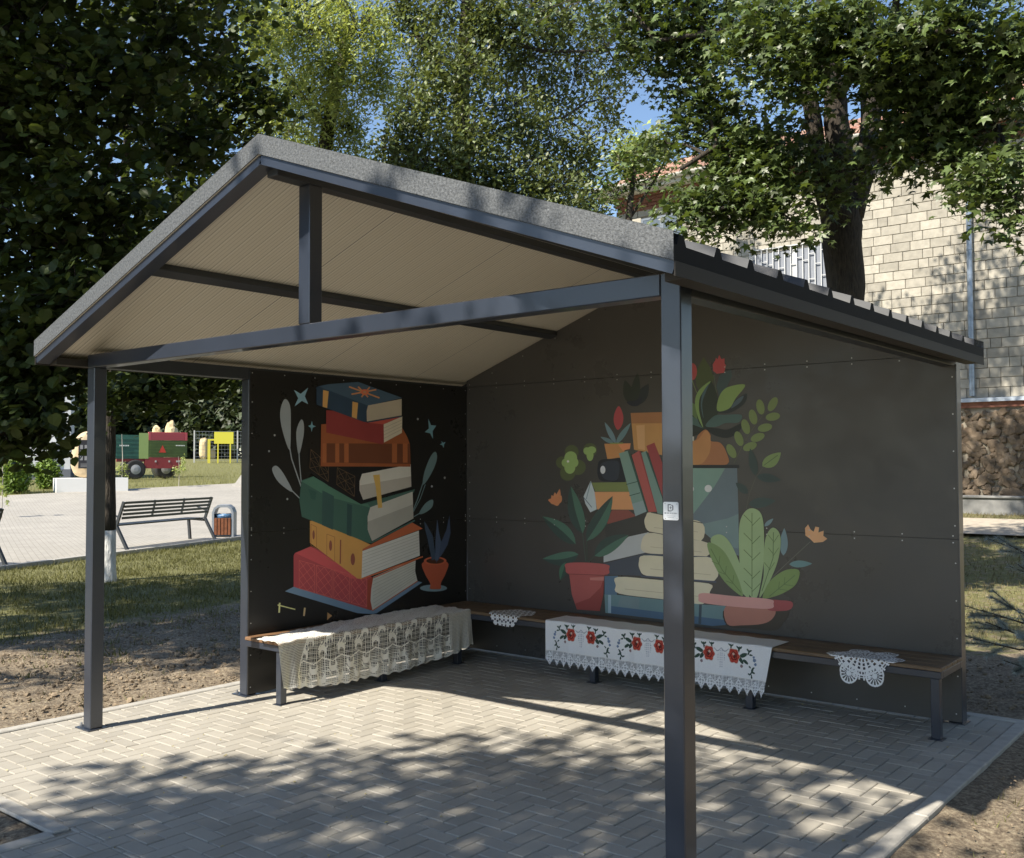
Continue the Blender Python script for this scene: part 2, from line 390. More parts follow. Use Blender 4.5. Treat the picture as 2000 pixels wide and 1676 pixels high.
def sheet(name, fn, nu, nv, matr, **k):
    V = []; 
    for j in range(nv+1):
        for i in range(nu+1): V.append(fn(i/nu, j/nv))
    i = np.arange((nu+1)*(nv+1)).reshape(nv+1, nu+1)
    F = np.stack([i[:-1, :-1], i[:-1, 1:], i[1:, 1:], i[1:, :-1]], -1).reshape(-1, 4)
    return tag(link(name, mesh_np(name, V, [F], True), matr), **k)
FARL = on_ground(-40, 971)[:2]; FARR = on_ground(475, 944)[:2]; fd = (FARR-FARL)/np.linalg.norm(FARR-FARL)
def plaza(u, v):
    a = A + dirp*(-14+u*44); b = FARL + fd*(-16+u*62); q = a*(1-v)+b*v
    return (q[0], q[1], height(q[0], q[1])+.012+.0*v)
sheet('plaza', plaza, 60, 60, plazam, kind='structure')
kb = MB(); 
for k in range(44):
    p0 = A+dirp*(-14+k+.004); p1 = A+dirp*(-14+k+.996); off = -nrm*.06
    kb.obox((p0[0]+off[0], p0[1]+off[1], -.06), (p1[0]+off[0], p1[1]+off[1], -.06), .1, .2, bev=.008)
tag(kb.build('plaza_kerb', kerbm), kind='structure')
# footpath in front of the stone building
sheet('footpath', lambda u, v: (-9+24*u, lerp(13.6, 15.4, v), height(0, lerp(13.6, 15.4, v))+.02), 12, 8, mat('path_concrete', (.42, .37, .30), rough=.9, var=.15, scale=5), kind='structure')

# grass
def grass(name, pts, h0, h1, matr, label):
    n_ = len(pts); pts = np.asarray(pts); a = np.random.rand(n_)*6.283; w = np.random.uniform(.003, .007, n_); hh = np.random.uniform(h0, h1, n_)
    lx, ly = np.cos(a), np.sin(a); b = np.random.rand(n_)*6.283; ln = hh*np.random.uniform(.1, .8, n_)
    p = pts; V = np.empty((n_, 3, 3)); V[:, 0] = p; V[:, 1] = p; V[:, 2] = p
    V[:, 0, 0] -= lx*w; V[:, 0, 1] -= ly*w; V[:, 1, 0] += lx*w; V[:, 1, 1] += ly*w
    V[:, 2, 0] += np.cos(b)*ln; V[:, 2, 1] += np.sin(b)*ln; V[:, 2, 2] += hh
    F = np.arange(n_*3).reshape(n_, 3)
    tag(link(name, mesh_np(name, V.reshape(-1, 3), [F]), matr), kind='stuff', label=label, cat='grass')
grassm = mat('grass_blade', (.135, .135, .048), rough=.6, rnd=.5, trans=.3)
pts = []
while len(pts) < 60000:
    x = random.uniform(-11.8, -2.6); y = random.uniform(-1.5, 10.5)
    q = np.array([x, y])-A
    if q@nrm > -.13: continue
    g = sm(2.6, 4.4, PX0-x + .55*noise.noise((x*.6, y*.6, 0)))
    if random.random() > g*(.6+.8*noise.noise((x*2, y*2, 4))): continue
    pts.append((x, y, height(x, y)-.03))
for _ in range(520):
    x = random.uniform(-3.8, -.5); y = random.uniform(-1.2, 4.5)
    if random.random() > .25+.75*sm(.4, 3, -x-.3): continue
    for k in range(random.randint(4, 16)): pts.append((x+random.gauss(0, .045), y+random.gauss(0, .045), -.05))
for _ in range(220):
    x = random.uniform(4.5, 7); y = random.uniform(0, 5)
    for k in range(random.randint(3, 9)): pts.append((x+random.gauss(0, .03), y+random.gauss(0, .03), -.05))
grass('lawn_grass', pts, .025, .07, grassm, 'short patchy lawn grass between the soil and the plaza kerb')
pts = []
while len(pts) < 26000:
    q = FARL + fd*random.uniform(-2, 34) - 0; d = random.random()**1.6*22
    n2 = np.array([-fd[1], fd[0]]); n2 = n2 if n2[0] < 0 else -n2
    q = q + n2*(.3+d); pts.append((q[0], q[1], height(q[0], q[1])-.02))
grass('slope_grass', pts, .05, .22, mat('grass_blade_far', (.20, .20, .06), rough=.7, rnd=.5, trans=.3), 'rough sunlit grass on the bank behind the plaza')
pts = []
while len(pts) < 16000:
    x = random.uniform(-2, 6); y = random.uniform(6.5, 17.2)
    if 13.6 < y < 15.4: continue
    pts.append((x, y, height(x, y)-.03))
grass('verge_grass', pts, .03, .08, mat('grass_blade_dry', (.17, .145, .07), rough=.8, rnd=.5, trans=.15), 'thin grass on the verge beside the footpath')

# ------------------------------------------------------------------ pavilion
OX, OY, OYB, ZF, HR = .1642, .3049, .1511, 2.2974, 3.0703
SL = (HR-ZF)/(W/2+OX)
def T(x): return HR-SL*abs(x-W/2)
pav = empty('pavilion', (W/2, 1.6, 0), label='open dark grey metal pavilion with a gable roof and two painted walls', cat='pavilion')
def post(x, y, h=H, plate=True):
    b = MB(); b.box((x-.04, y-.04, .006), (x+.04, y+.04, h), bev=.004); p = b.build('post', graph, pav)
    if plate:
        b = MB(); b.box((x-.10, y-.06, .0), (x+.06, y+.06, .006)); b.build('base_plate', graph, p)
        for dx, dy in ((-.08, -.03), (-.08, .03)):
            b = MB(); b.lathe((x+dx, y+dy, .006), [(.011, 0), (.011, .01), (.006, .011), (.006, .022)], 6); b.build('bolt', steel, p)
    return p
post(0, 0); pfr = post(W, 0, H+.08); post(0, D1); post(W, D2+.052, 2.19); post(0, D2+.052, 2.19)
b = MB(); b.box((-.04, -.04, H), (W-.0405, .04, H+.08), bev=.004); b.build('tie_beam', graph, pav)
kx = W/2; b = MB(); b.box((kx-.04, -.04, H+.081), (kx+.04, .04, T(kx)-.175), bev=.004); b.build('king_post', graph, pav)
for x in (0, W):
    b = MB(); b.box((x-.039, .0405, H), (x+.039, D2+.09, H+.08), bev=.003); b.build('eave_beam', graph2, pav)
b = MB(); b.box((-.0, D2+.012, H), (W, D2+.09, H+.08)); b.build('back_beam', graph2, pav)
# ridge beam, purlins
b = MB(); b.box((kx-.04, -.225, T(kx)-.175), (kx+.04, D2+.1, T(kx)-.135), bev=.003); b.build('ridge_beam', graph2, pav)
for s in (-1, 1):
    px_ = kx+s*1.01; zz = T(px_)-.112; sl = -s*SL
    b = MB(); u = Vector((s*SL, 0, 1)).normalized()
    b.obox((px_, -.222, zz), (px_, D2+.0, zz), .08, .04, up=u, bev=.003); b.build('purlin', graph2, pav)
# front and back rafters with the perimeter frame
for s in (-1, 1):
    xe = kx+s*(kx+OX-.004); u = Vector((s*SL, 0, 1)).normalized()
    for yy, nm in ((-OY+.052, 'rafter'), (D2+OYB-.05, 'rafter')):
        b = MB(); b.obox((kx, yy, T(kx)-.112), (xe, yy, T(xe)-.112), .08, .042, up=u); b.build(nm, graph, pav)
    b = MB(); b.box((xe-s*.082, -OY+.093, T(xe)-.137), (xe+s*.001, D2+OYB-.09, T(xe)-.095), bev=.002); b.box((xe+s*.0015, -OY+.008, T(xe)-.140), (xe+s*.007, D2+OYB-.004, T(xe)-.092)); b.build('eave_trim', trimm, pav)
# sandwich panel roof: ribbed sheet on top, cream sheet under it
creamm = bpy.data.materials.new('cream_sheet'); creamm.use_nodes = True
def _cr():
    n = creamm.node_tree.nodes; l = creamm.node_tree.links; b = n['Principled BSDF']; b.inputs['Roughness'].default_value = .45
    tc = n.new('ShaderNodeTexCoord'); sx = n.new('ShaderNodeSeparateXYZ'); l.new(tc.outputs['Object'], sx.inputs[0])
    def stripe(per, wid, off=0.0):
        a = n.new('ShaderNodeMath'); a.operation = 'ADD'; a.inputs[1].default_value = 20+off; l.new(sx.outputs[1], a.inputs[0])
        m_ = n.new('ShaderNodeMath'); m_.operation = 'MODULO'; m_.inputs[1].default_value = per; l.new(a.outputs[0], m_.inputs[0])
        c = n.new('ShaderNodeMath'); c.operation = 'LESS_THAN'; c.inputs[1].default_value = wid; l.new(m_.outputs[0], c.inputs[0]); return c.outputs[0]
    nz = n.new('ShaderNodeTexNoise'); nz.inputs['Scale'].default_value = 3; l.new(tc.outputs['Object'], nz.inputs['Vector'])
    rp = n.new('ShaderNodeValToRGB'); rp.color_ramp.elements[0].color = (.68, .63, .52, 1); rp.color_ramp.elements[1].color = (.75, .70, .585, 1); l.new(nz.outputs['Fac'], rp.inputs[0])
    def mix(f, a, c):
        m_ = n.new('ShaderNodeMix'); m_.data_type = 'RGBA'; l.new(f, m_.inputs[0]); l.new(a, m_.inputs[6]); m_.inputs[7].default_value = (*c, 1); return m_.outputs[2]
    c = mix(stripe(.1, .0045), rp.outputs[0], (.84, .80, .70)); c = mix(stripe(.1, .002, .006), c, (.33, .30, .23))
    c = mix(stripe(.025, .003, .01), c, (.42, .38, .30)); c = mix(stripe(1.0, .006, .31), c, (.16, .14, .12)); l.new(c, b.inputs['Base Color'])
    w = n.new('ShaderNodeTexNoise'); w.inputs['Scale'].default_value = 2.5; l.new(tc.outputs['Object'], w.inputs['Vector'])
    bp = n.new('ShaderNodeBump'); bp.inputs['Strength'].default_value = .1; bp.inputs['Distance'].default_value = .02; l.new(w.outputs['Fac'], bp.inputs['Height']); l.new(bp.outputs[0], b.inputs['Normal'])
_cr()
yf0, yf1 = -OY+.004, D2+OYB
for s in (-1, 1):
    xe = kx+s*(kx+OX)
    prof = [(yf0, -.036)]; y = yf0+.02
    while y+.07 < yf1-.0:
        prof += [(y, -.036), (y+.018, -.001), (y+.043, -.001), (y+.061, -.036)]; y += .25
    prof.append((yf1, -.036)); prof = sorted(set(prof))
    mb = MB(); n_ = len(prof)
    vs = [(kx, a, T(kx)+dz) for a, dz in prof]+[(xe, a, T(xe)+dz) for a, dz in prof]+[(kx, a, T(kx)-.09) for a, dz in prof]+[(xe, a, T(xe)-.09) for a, dz in prof]
    fs = []; fe = []
    for k in range(n_-1):
        fs.append((k, k+1, n_+k+1, n_+k) if s > 0 else (k, n_+k, n_+k+1, k+1))
        fe.append((n_+k, n_+k+1, 3*n_+k+1, 3*n_+k))
    fe += [(0, n_, 3*n_, 2*n_), (n_-1, 2*n_-1, 4*n_-1, 3*n_-1)]
    mb.add(vs, fs); mb.mi = 2; mb.add(vs, fe); mb.mi = 1; mb.add([(kx, yf0, T(kx)-.0905), (xe, yf0, T(xe)-.0905), (xe, yf1, T(xe)-.0905), (kx, yf1, T(kx)-.0905)], [(0, 1, 2, 3)])
    mb.build('roof_panel', [roofm, creamm, edgem], pav)
b = MB()
for s in (-1, 1):
    u = (s*.16); b.add([(kx, yf0-.004, T(kx)+.009), (kx+u, yf0-.004, T(kx+u)+.005), (kx+u, yf1, T(kx+u)+.005), (kx, yf1, T(kx)+.009)], [(0, 1, 2, 3)])
b.build('ridge_cap', roofm, pav)
# rake trim: mitred strips front and back
for yy, dy in ((-OY, .004), (D2+OYB+.004, -.004)):
    b = MB()
    for s in (-1, 1):
        xe = kx+s*(kx+OX+.001); q = []
        for x in (kx, xe): q += [(x, yy, T(x)+.004), (x, yy, T(x)-.089)]
        b.add([q[0], q[1], q[3], q[2]]+[(a, c+dy*.9, d) for a, c, d in (q[0], q[1], q[3], q[2])], [(0, 1, 2, 3), (7, 6, 5, 4), (1, 5, 6, 2), (3, 2, 6, 7), (0, 3, 7, 4)])
        b.add([(kx, yy, T(kx)+.0045), (xe, yy, T(xe)+.0045), (xe, yy+dy*16, T(xe)+.0045), (kx, yy+dy*16, T(kx)+.0045)], [(0, 1, 2, 3)])
    b.build('rake_trim', fascm, pav)

# ---------- wall panels
XL = 0.040; YB = D2
def screws(pts, axis, parent):
    n_ = 7; r = .0042; ring = []
    for q in range(n_):
        t = 6.283*q/n_; ring.append((.002 if axis == 'x' else r*math.cos(t), r*math.cos(t) if axis == 'x' else -.002, r*math.sin(t)))
    base = [(0, v[1], v[2]) if axis == 'x' else (v[0], 0, v[2]) for v in ring]
    me = bpy.data.meshes.new('screw'); me.from_pydata(ring+base, [], [tuple(range(n_))]+[(k2, (k2+1) % n_, n_+(k2+1) % n_, n_+k2) for k2 in range(n_)]); me.materials.append(screwm)
    inv = PM(parent).inverted()
    for p in pts[:100]:
        o = bpy.data.objects.new('screw', me); col.objects.link(o); o.parent = parent; o.matrix_parent_inverse = inv; o.location = p
# left (book) wall: front face at x = XL+.008
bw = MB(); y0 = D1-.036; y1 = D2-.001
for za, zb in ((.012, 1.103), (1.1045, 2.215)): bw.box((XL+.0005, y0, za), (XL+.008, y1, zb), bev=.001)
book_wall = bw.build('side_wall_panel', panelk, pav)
sp = []
for k in range(9):
    y = y0+.02+k*(y1-y0-.04)/8
    for z in (.06, 1.085, 1.122, 2.195): sp.append((XL+.008, y, z))
for k in range(1, 10):
    for y in (y0+.02, y1-.02): sp.append((XL+.008, y, .06+k*.215))
bk = MB(); bk.box((XL-.003, y0+.002, 1.09), (XL+.0, y1, 1.117)); bk.build('seam_light_stop', graph2, book_wall)  # backing added to stop light leaking through the panel gap
screws(sp, 'x', book_wall)
# back wall with gable
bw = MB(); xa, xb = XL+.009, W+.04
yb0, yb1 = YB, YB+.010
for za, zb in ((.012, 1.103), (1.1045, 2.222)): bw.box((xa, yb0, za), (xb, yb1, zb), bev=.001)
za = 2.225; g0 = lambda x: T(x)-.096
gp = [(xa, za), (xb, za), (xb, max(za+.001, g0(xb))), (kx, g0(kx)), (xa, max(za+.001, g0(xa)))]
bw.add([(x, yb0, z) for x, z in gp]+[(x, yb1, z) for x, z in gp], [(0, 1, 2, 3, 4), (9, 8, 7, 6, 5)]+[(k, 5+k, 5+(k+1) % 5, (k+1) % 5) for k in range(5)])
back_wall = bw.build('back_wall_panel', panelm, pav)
sp = []
for k in range(14):
    x = xa+.03+k*(xb-xa-.06)/13
    for z in (.06, 1.083, 1.124, 2.204, 2.243): sp.append((x, yb0, z))
for k in range(1, 10):
    sp.append((xb-.018, yb0, .06+k*.225)); sp.append((xa+.03, yb0, .06+k*.225))
for k in range(1, 6):
    for s in (-1, 1):
        x = kx+s*k*.33; sp.append((x, yb0, g0(x)-.05))
bk = MB(); bk.box((xa, yb1+.0005, 1.08), (xb-.001, yb1+.0015, 1.12)); bk.box((xa, yb1+.0005, 2.2), (xb-.001, yb1+.0015, 2.25)); bk.build('seam_light_stop', graph2, back_wall)  # added behind both seams so no light shows through
screws(sp, 'y', back_wall)
b = MB(); b.box((W+.0405, YB+.002, .006), (W+.046, YB+.088, 2.16)); b.build('corner_trim', graph, pav)

# ---------- printed murals
def lin(c, k):
    q = [(((v/255+.055)/1.055)**2.4 if v > 10 else v/255/12.92)*k for v in c]; g = .3*q[0]+.6*q[1]+.1*q[2]
    return tuple(min(.86, v*.86+g*.14) for v in q)
class Mural:
    def __init__(s, ox, oy, sc, fn, k, off): s.ox = ox; s.oy = oy; s.sc = sc; s.fn = fn; s.k = k; s.off = off; s.sh = []; s.mb = MB()
    def poly(s, pts, c, smooth=False):
        if smooth:
            n_ = len(pts); out = []
            for i in range(n_):
                p0, p1, p2, p3 = [np.array(pts[(i+j-1) % n_], float) for j in range(4)]
                for t in np.linspace(0, 1, 5)[:-1]:
                    out.append(tuple(.5*((2*p1)+(-p0+p2)*t+(2*p0-5*p1+4*p2-p3)*t*t+(-p0+3*p1-3*p2+p3)*t**3)))
            pts = out
        xs = [p[0] for p in pts]; ys = [p[1] for p in pts]; bb = (min(xs), min(ys), max(xs), max(ys)); lay = 0
        for (b2, l2) in s.sh:
            if b2[0] < bb[2] and b2[2] > bb[0] and b2[1] < bb[3] and b2[3] > bb[1]: lay = max(lay, l2+1)
        s.sh.append((bb, lay))
        v = [s.fn(s.ox+p[0]/s.sc, s.oy+p[1]/s.sc, s.off+.00012*(lay+1)) for p in pts]
        s.mb.add(v, [tuple(range(len(v)))], lin(c, s.k))
    def blob(s, pts, c): s.poly(pts, c, True)
    def ell(s, x, y, rx, ry, c, rot=0, n=18):
        cr, sr = math.cos(rot), math.sin(rot)
        s.poly([(x+rx*math.cos(t)*cr-ry*math.sin(t)*sr, y+rx*math.cos(t)*sr+ry*math.sin(t)*cr) for t in [6.2832*k/n for k in range(n)]], c)
    def leaf(s, a, b, w, c, c2=None, bend=0, tip=.5):
        a = np.array(a, float); b = np.array(b, float); d = b-a; nn = np.array([-d[1], d[0]])/np.linalg.norm(d)
        L = []; Rr = []; C = []
        for k in range(11):
            t = k/10; ww = w/2*(math.sin(math.pi*t**(tip*1.3)) if tip != .5 else math.sin(math.pi*t**.8))**.85 if 0 < t < 1 else 0
            q = a+d*t+nn*bend*math.sin(math.pi*t); L.append(tuple(q+nn*ww)); Rr.append(tuple(q-nn*ww)); C.append(tuple(q))
        s.poly(L+Rr[::-1][1:-1], c)
        if c2: s.poly(L+C[::-1][1:-1], c2)
    def line(s, pts, w, c):
        for a, b in zip(pts[:-1], pts[1:]):
            a = np.array(a, float); b = np.array(b, float); d = b-a; nn = np.array([-d[1], d[0]])/max(1e-6, np.linalg.norm(d))*w/2
            s.poly([tuple(a+nn), tuple(b+nn), tuple(b-nn), tuple(a-nn)], c)
def left_fn(px, py, off):
    q = on_x(px, py, XL+.008); return (XL+.008+off, q[1], q[2])
def back_fn(px, py, off):
    q = on_y(px, py, YB); return (q[0], YB-off, q[2])
M = Mural(460, 700, 3.104, left_fn, 3.3, .0002)
GL = (100, 106, 110)
M.blob([(296, 248), (270, 330), (285, 440), (328, 556), (335, 400), (330, 285)], GL); M.line([(328, 540), (340, 610), (400, 785)], 7, GL)
M.blob([(396, 373), (368, 450), (383, 585), (412, 470), (413, 395)], GL); M.line([(384, 570), (388, 640), (398, 750)], 6, GL)
M.blob([(236, 652), (222, 680), (262, 752), (345, 810), (300, 715), (262, 662)], GL); M.line([(330, 790), (388, 848)], 6, GL)
ST = (70, 105, 118)
M.poly([(355, 192), (395, 215), (440, 178), (420, 230), (440, 277), (402, 258), (357, 292), (380, 242)], (85, 115, 130))
M.poly([(463, 378), (468, 405), (488, 412), (468, 420), (461, 447), (456, 420), (440, 410), (457, 403)], ST)
M.poly([(1168, 365), (1185, 405), (1217, 408), (1195, 440), (1197, 488), (1180, 455), (1147, 447), (1172, 425)], ST)
M.poly([(1247, 500), (1258, 512), (1273, 507), (1264, 522), (1262, 543), (1253, 526), (1238, 522), (1252, 515)], ST)
for x, y in ((237, 466), (203, 563), (314, 853), (1105, 368), (1268, 724), (1190, 776)): M.ell(x, y, 6, 7, (105, 108, 110), n=8)
RL = (68, 88, 92)
M.blob([(1210, 566), (1180, 600), (1145, 690), (1135, 765), (1165, 735), (1205, 660), (1222, 600)], RL); M.line([(1138, 750), (1105, 850), (1075, 925)], 6, RL); M.line([(1150, 765), (1120, 850), (1078, 930)], 4, RL)
M.blob([(1195, 857), (1150, 880), (1112, 942), (1150, 935), (1192, 900)], RL); M.line([(1118, 938), (1080, 960)], 5, RL)
# potted plant
M.ell(1200, 1393, 82, 21, (82, 100, 108))
M.blob([(1138, 1235), (1145, 1300), (1180, 1365), (1178, 1395), (1210, 1400), (1245, 1395), (1245, 1362), (1275, 1300), (1282, 1235)], (128, 55, 30))
M.ell(1210, 1228, 69, 26, (135, 60, 32)); M.ell(1210, 1228, 54, 17, (52, 28, 16))
M.poly([(1143, 985), (1165, 1020), (1195, 1075), (1215, 1215), (1190, 1225), (1165, 1100), (1150, 1040)], (38, 50, 66))
M.poly([(1297, 950), (1303, 1060), (1285, 1130), (1250, 1190), (1215, 1240), (1225, 1150), (1255, 1095), (1278, 1040)], (42, 52, 72))
M.poly([(1222, 975), (1232, 1050), (1245, 1110), (1228, 1225), (1210, 1225), (1212, 1100)], (48, 60, 80))
# base board and lowest book
M.poly([(300, 1412), (355, 1383), (820, 1528), (1095, 1350), (1132, 1358), (855, 1545), (830, 1550), (740, 1545)], (72, 94, 115))
RED = (122, 42, 48)
M.poly([(352, 1195), (360, 1180), (455, 1140), (700, 1240), (830, 1330), (830, 1528), (795, 1520), (352, 1385)], RED)
M.poly([(360, 1180), (455, 1140), (765, 1335), (700, 1335)], (140, 50, 54))
M.poly([(800, 1345), (832, 1325), (828, 1528), (797, 1520)], (112, 42, 24))
for k in range(4):
    x0 = 385+k*105; x1 = x0+95; d0 = (x0-385)*.27; d1 = (x1-385)*.27; ya, yb = 1225, 1395
    cc = (150, 68, 62)
    c4 = [(x0, ya+d0), (x1, ya+d1), (x1, yb+d1), (x0, yb+d0)]; M.line(c4+[c4[0]], 2.5, cc)
    def bl(u, v): return (x0+(x1-x0)*u, lerp(ya+d0, ya+d1, u)+(yb-ya)*v)
    for a, c in (((0, .33), (.5, 0)), ((0, .67), (1, 0)), ((0, 1), (1, .33)), ((.5, 1), (1, .67)), ((.5, 0), (1, .33)), ((0, 0), (1, .67)), ((0, .33), (1, 1)), ((0, .67), (.5, 1))):
        M.line([bl(*a), bl(*c)], 2.5, cc)
PG = (132, 132, 126)
M.poly([(835, 1325), (1092, 1215), (1088, 1290), (1102, 1348), (830, 1528), (818, 1470), (822, 1400)], PG)
for k in range(1, 9): M.line([(828+k, 1330+k*22), (1090, 1220+k*14)], 1.8, (104, 104, 98))
M.line([(828, 1530), (1104, 1350)], 6, (120, 60, 35)); 
# yellow book
YE = (160, 102, 38)
M.poly([(450, 985), (500, 985), (820, 1130), (768, 1165), (765, 1338), (738, 1335), (450, 1118)], YE)
M.poly([(820, 1128), (1070, 995), (1134, 1032), (768, 1167), (770, 1155)], (128, 62, 30))
M.poly([(768, 1168), (1110, 1044), (1116, 1196), (763, 1332)], (142, 142, 136))
for k in range(1, 8): M.line([(768, 1168+k*20), (1112, 1046+k*18)], 1.8, (108, 108, 102))
M.line([(765, 1336), (1134, 1202)], 8, (140, 70, 32)); M.line([(835, 1330), (1090, 1222)], 6, (130, 62, 32))
for x, y, rx, ry in ((472, 1070, 7, 28), (575, 1135, 9, 32), (710, 1218, 13, 36)): M.ell(x, y, rx, ry, (100, 50, 40))
M.line([(636, 1100), (634, 1245)], 8, (105, 52, 38))
for x0, x1, y0_, y1_ in ((456, 490, 1005, 1135), (552, 600, 1065, 1215)): M.line([(x0, y0_), (x1, y0_+18), (x1, y1_+18), (x0, y1_), (x0, y0_)], 3, (120, 70, 32))
# green book
M.poly([(398, 740), (470, 715), (755, 885), (1085, 793), (1080, 812), (820, 905), (797, 1000), (826, 1122), (800, 1118), (400, 960), (385, 860)], (40, 68, 60))
M.poly([(398, 745), (470, 718), (760, 885), (815, 880), (815, 905), (560, 840)], (50, 84, 70)); M.poly([(800, 880), (1085, 794), (1080, 810), (815, 905)], (45, 70, 64))
M.poly([(525, 800), (595, 835), (590, 1040), (522, 1010)], (34, 58, 56)); M.poly([(675, 880), (705, 890), (700, 1080), (672, 1070)], (30, 52, 52)); M.poly([(440, 790), (490, 810), (480, 860), (455, 850)], (32, 62, 56))
M.poly([(815, 903), (1072, 808), (1077, 970), (826, 1108), (800, 1040), (799, 960)], (128, 127, 122)); M.poly([(800, 990), (1074, 885), (1077, 970), (826, 1108), (803, 1050)], (112, 111, 106))
M.line([(825, 1116), (1085, 982)], 8, (44, 72, 68))
# black book
M.poly([(440, 540), (520, 590), (640, 655), (1062, 640), (765, 700), (750, 780), (772, 858), (1080, 788), (758, 884), (560, 772), (448, 690)], (13, 13, 16))
M.poly([(765, 700), (1060, 643), (1064, 778), (772, 858), (750, 800), (750, 745)], (142, 138, 132)); M.poly([(752, 770), (1062, 715), (1064, 778), (772, 858), (752, 800)], (122, 118, 112))
for (x0, y0_, x1, y1_, x2, y2_, x3, y3_) in ((455, 552, 562, 640, 560, 748, 448, 665), (615, 662, 722, 715, 718, 838, 612, 765)):
    q = [(x0, y0_), (x1, y1_), (x2, y2_), (x3, y3_)]; cc = (72, 56, 36); M.line(q+[q[0]], 2.5, cc); M.line([q[0], q[2]], 2.5, cc); M.line([q[1], q[3]], 2.5, cc)
    mid_ = [((q[k][0]+q[(k+1) % 4][0])/2, (q[k][1]+q[(k+1) % 4][1])/2) for k in range(4)]; M.line(mid_+[mid_[0]], 2, cc); M.line([mid_[0], mid_[2]], 2, cc); M.line([mid_[1], mid_[3]], 2, cc)
M.poly([(832, 708), (872, 704), (888, 905), (862, 908), (848, 780)], (165, 112, 42))
# brown book
M.poly([(517, 400), (548, 398), (550, 430), (1010, 425), (1040, 480), (1054, 520), (1058, 657), (513, 655)], (106, 54, 22))
M.poly([(550, 515), (1052, 518), (1055, 640), (550, 632)], (74, 38, 20))
for x0, x1 in ((525, 546), (602, 626), (656, 683), (946, 976), (1012, 1040)): M.poly([(x0, 516), (x1, 516), (x1, 632), (x0, 632)], (116, 62, 26))
# red book
M.poly([(547, 315), (600, 318), (790, 388), (1008, 350), (1006, 450), (895, 512), (890, 522), (547, 450)], (98, 32, 32))
M.poly([(790, 390), (1008, 350), (893, 400)], (128, 50, 40)); M.poly([(895, 400), (1008, 352), (1006, 452), (897, 511)], (138, 130, 115))
for k in range(1, 5): M.line([(896, 402+k*21), (1006, 354+k*19)], 2, (110, 100, 88))
# blue book
M.blob([(490, 185), (500, 170), (555, 160)], (28, 45, 62)); M.poly([(488, 185), (500, 170), (800, 285), (790, 388), (770, 384), (488, 280)], (28, 44, 60))
M.poly([(500, 170), (560, 157), (740, 143), (1008, 240), (800, 287)], (42, 60, 76)); M.poly([(800, 286), (1004, 246), (1004, 346), (793, 383), (792, 320)], (124, 115, 100))
M.line([(795, 388), (1006, 351)], 7, (30, 44, 60))
M.poly([(528, 192), (562, 200), (552, 302), (525, 293)], (165, 105, 45)); M.poly([(706, 262), (740, 270), (732, 367), (702, 356)], (165, 105, 45))
for a, c in (((685, 172), (870, 240)), ((700, 218), (850, 190)), ((740, 172), (800, 235)), ((760, 235), (810, 175))): M.line([a, c], 9, (135, 88, 48))
M.ell(780, 205, 24, 18, (150, 70, 40)); M.ell(780, 205, 10, 8, (130, 90, 60))
M.line([(268, 1482), (264, 1542)], 10, (200, 140, 80)); M.line([(255, 1495), (362, 1522)], 7, (200, 140, 80)); M.line([(420, 1512), (414, 1562)], 11, (150, 120, 80)); M.poly([(557, 1540), (585, 1560), (555, 1587)], (130, 95, 55))
M.mb.build('book_stack_print', printm, book_wall)

M = Mural(1020, 660, 2.7937, back_fn, 2.4, .0002)
D_ = (27, 33, 30)
M.leaf((600, 365), (560, 230), 60, (30, 36, 30)); M.leaf((625, 365), (690, 250), 60, (27, 33, 36)); M.leaf((610, 360), (630, 190), 50, (30, 37, 31)); M.blob([(570, 350), (620, 340), (655, 320), (640, 365), (600, 372)], (24, 28, 38))
M.line([(925, 225), (952, 300)], 4, (75, 90, 50)); M.poly([(990, 105), (1025, 160), (1045, 215), (1040, 250), (985, 320), (950, 260), (945, 200), (965, 150)], (54, 64, 36))
M.ell(930, 184, 24, 46, (130, 48, 50)); M.poly([(1042, 180), (1040, 145), (1052, 125), (1058, 108), (1066, 118), (1075, 92), (1086, 116), (1104, 112), (1104, 140), (1112, 150), (1102, 190), (1062, 196)], (136, 48, 52))
M.line([(1045, 200), (1060, 300)], 4, (60, 75, 55)); M.poly([(1075, 208), (1140, 170), (1145, 210), (1110, 280), (1075, 325), (1060, 265)], (44, 60, 62))
M.blob([(1000, 490), (900, 470), (830, 500), (880, 540), (950, 532)], (25, 30, 26)); M.leaf((990, 490), (850, 330), 110, (32, 44, 36), (66, 88, 50)); M.leaf((990, 495), (815, 430), 80, (26, 34, 32), (50, 75, 72))
M.leaf((992, 500), (1030, 232), 118, (30, 40, 32), None, 5); M.blob([(1030, 236), (965, 285), (943, 350), (958, 430), (988, 490), (966, 400), (972, 320)], (92, 118, 62)); M.blob([(1020, 250), (985, 300), (975, 370), (990, 440), (982, 360), (1000, 300)], (50, 72, 80))
M.blob([(1062, 402), (1120, 360), (1175, 330), (1224, 303), (1218, 350), (1175, 388), (1120, 412)], (28, 36, 38)); M.blob([(1065, 398), (1075, 320), (1120, 270), (1217, 256), (1165, 330), (1130, 385)], (94, 118, 60)); M.blob([(1140, 385), (1165, 342), (1208, 316), (1190, 352)], (54, 70, 80))
M.blob([(1000, 492), (1060, 492), (1120, 500), (1202, 464), (1180, 515), (1120, 546), (1050, 532)], (22, 28, 28)); M.blob([(1000, 480), (1050, 425), (1110, 420), (1197, 420), (1180, 462), (1110, 465), (1060, 485)], (50, 74, 72))
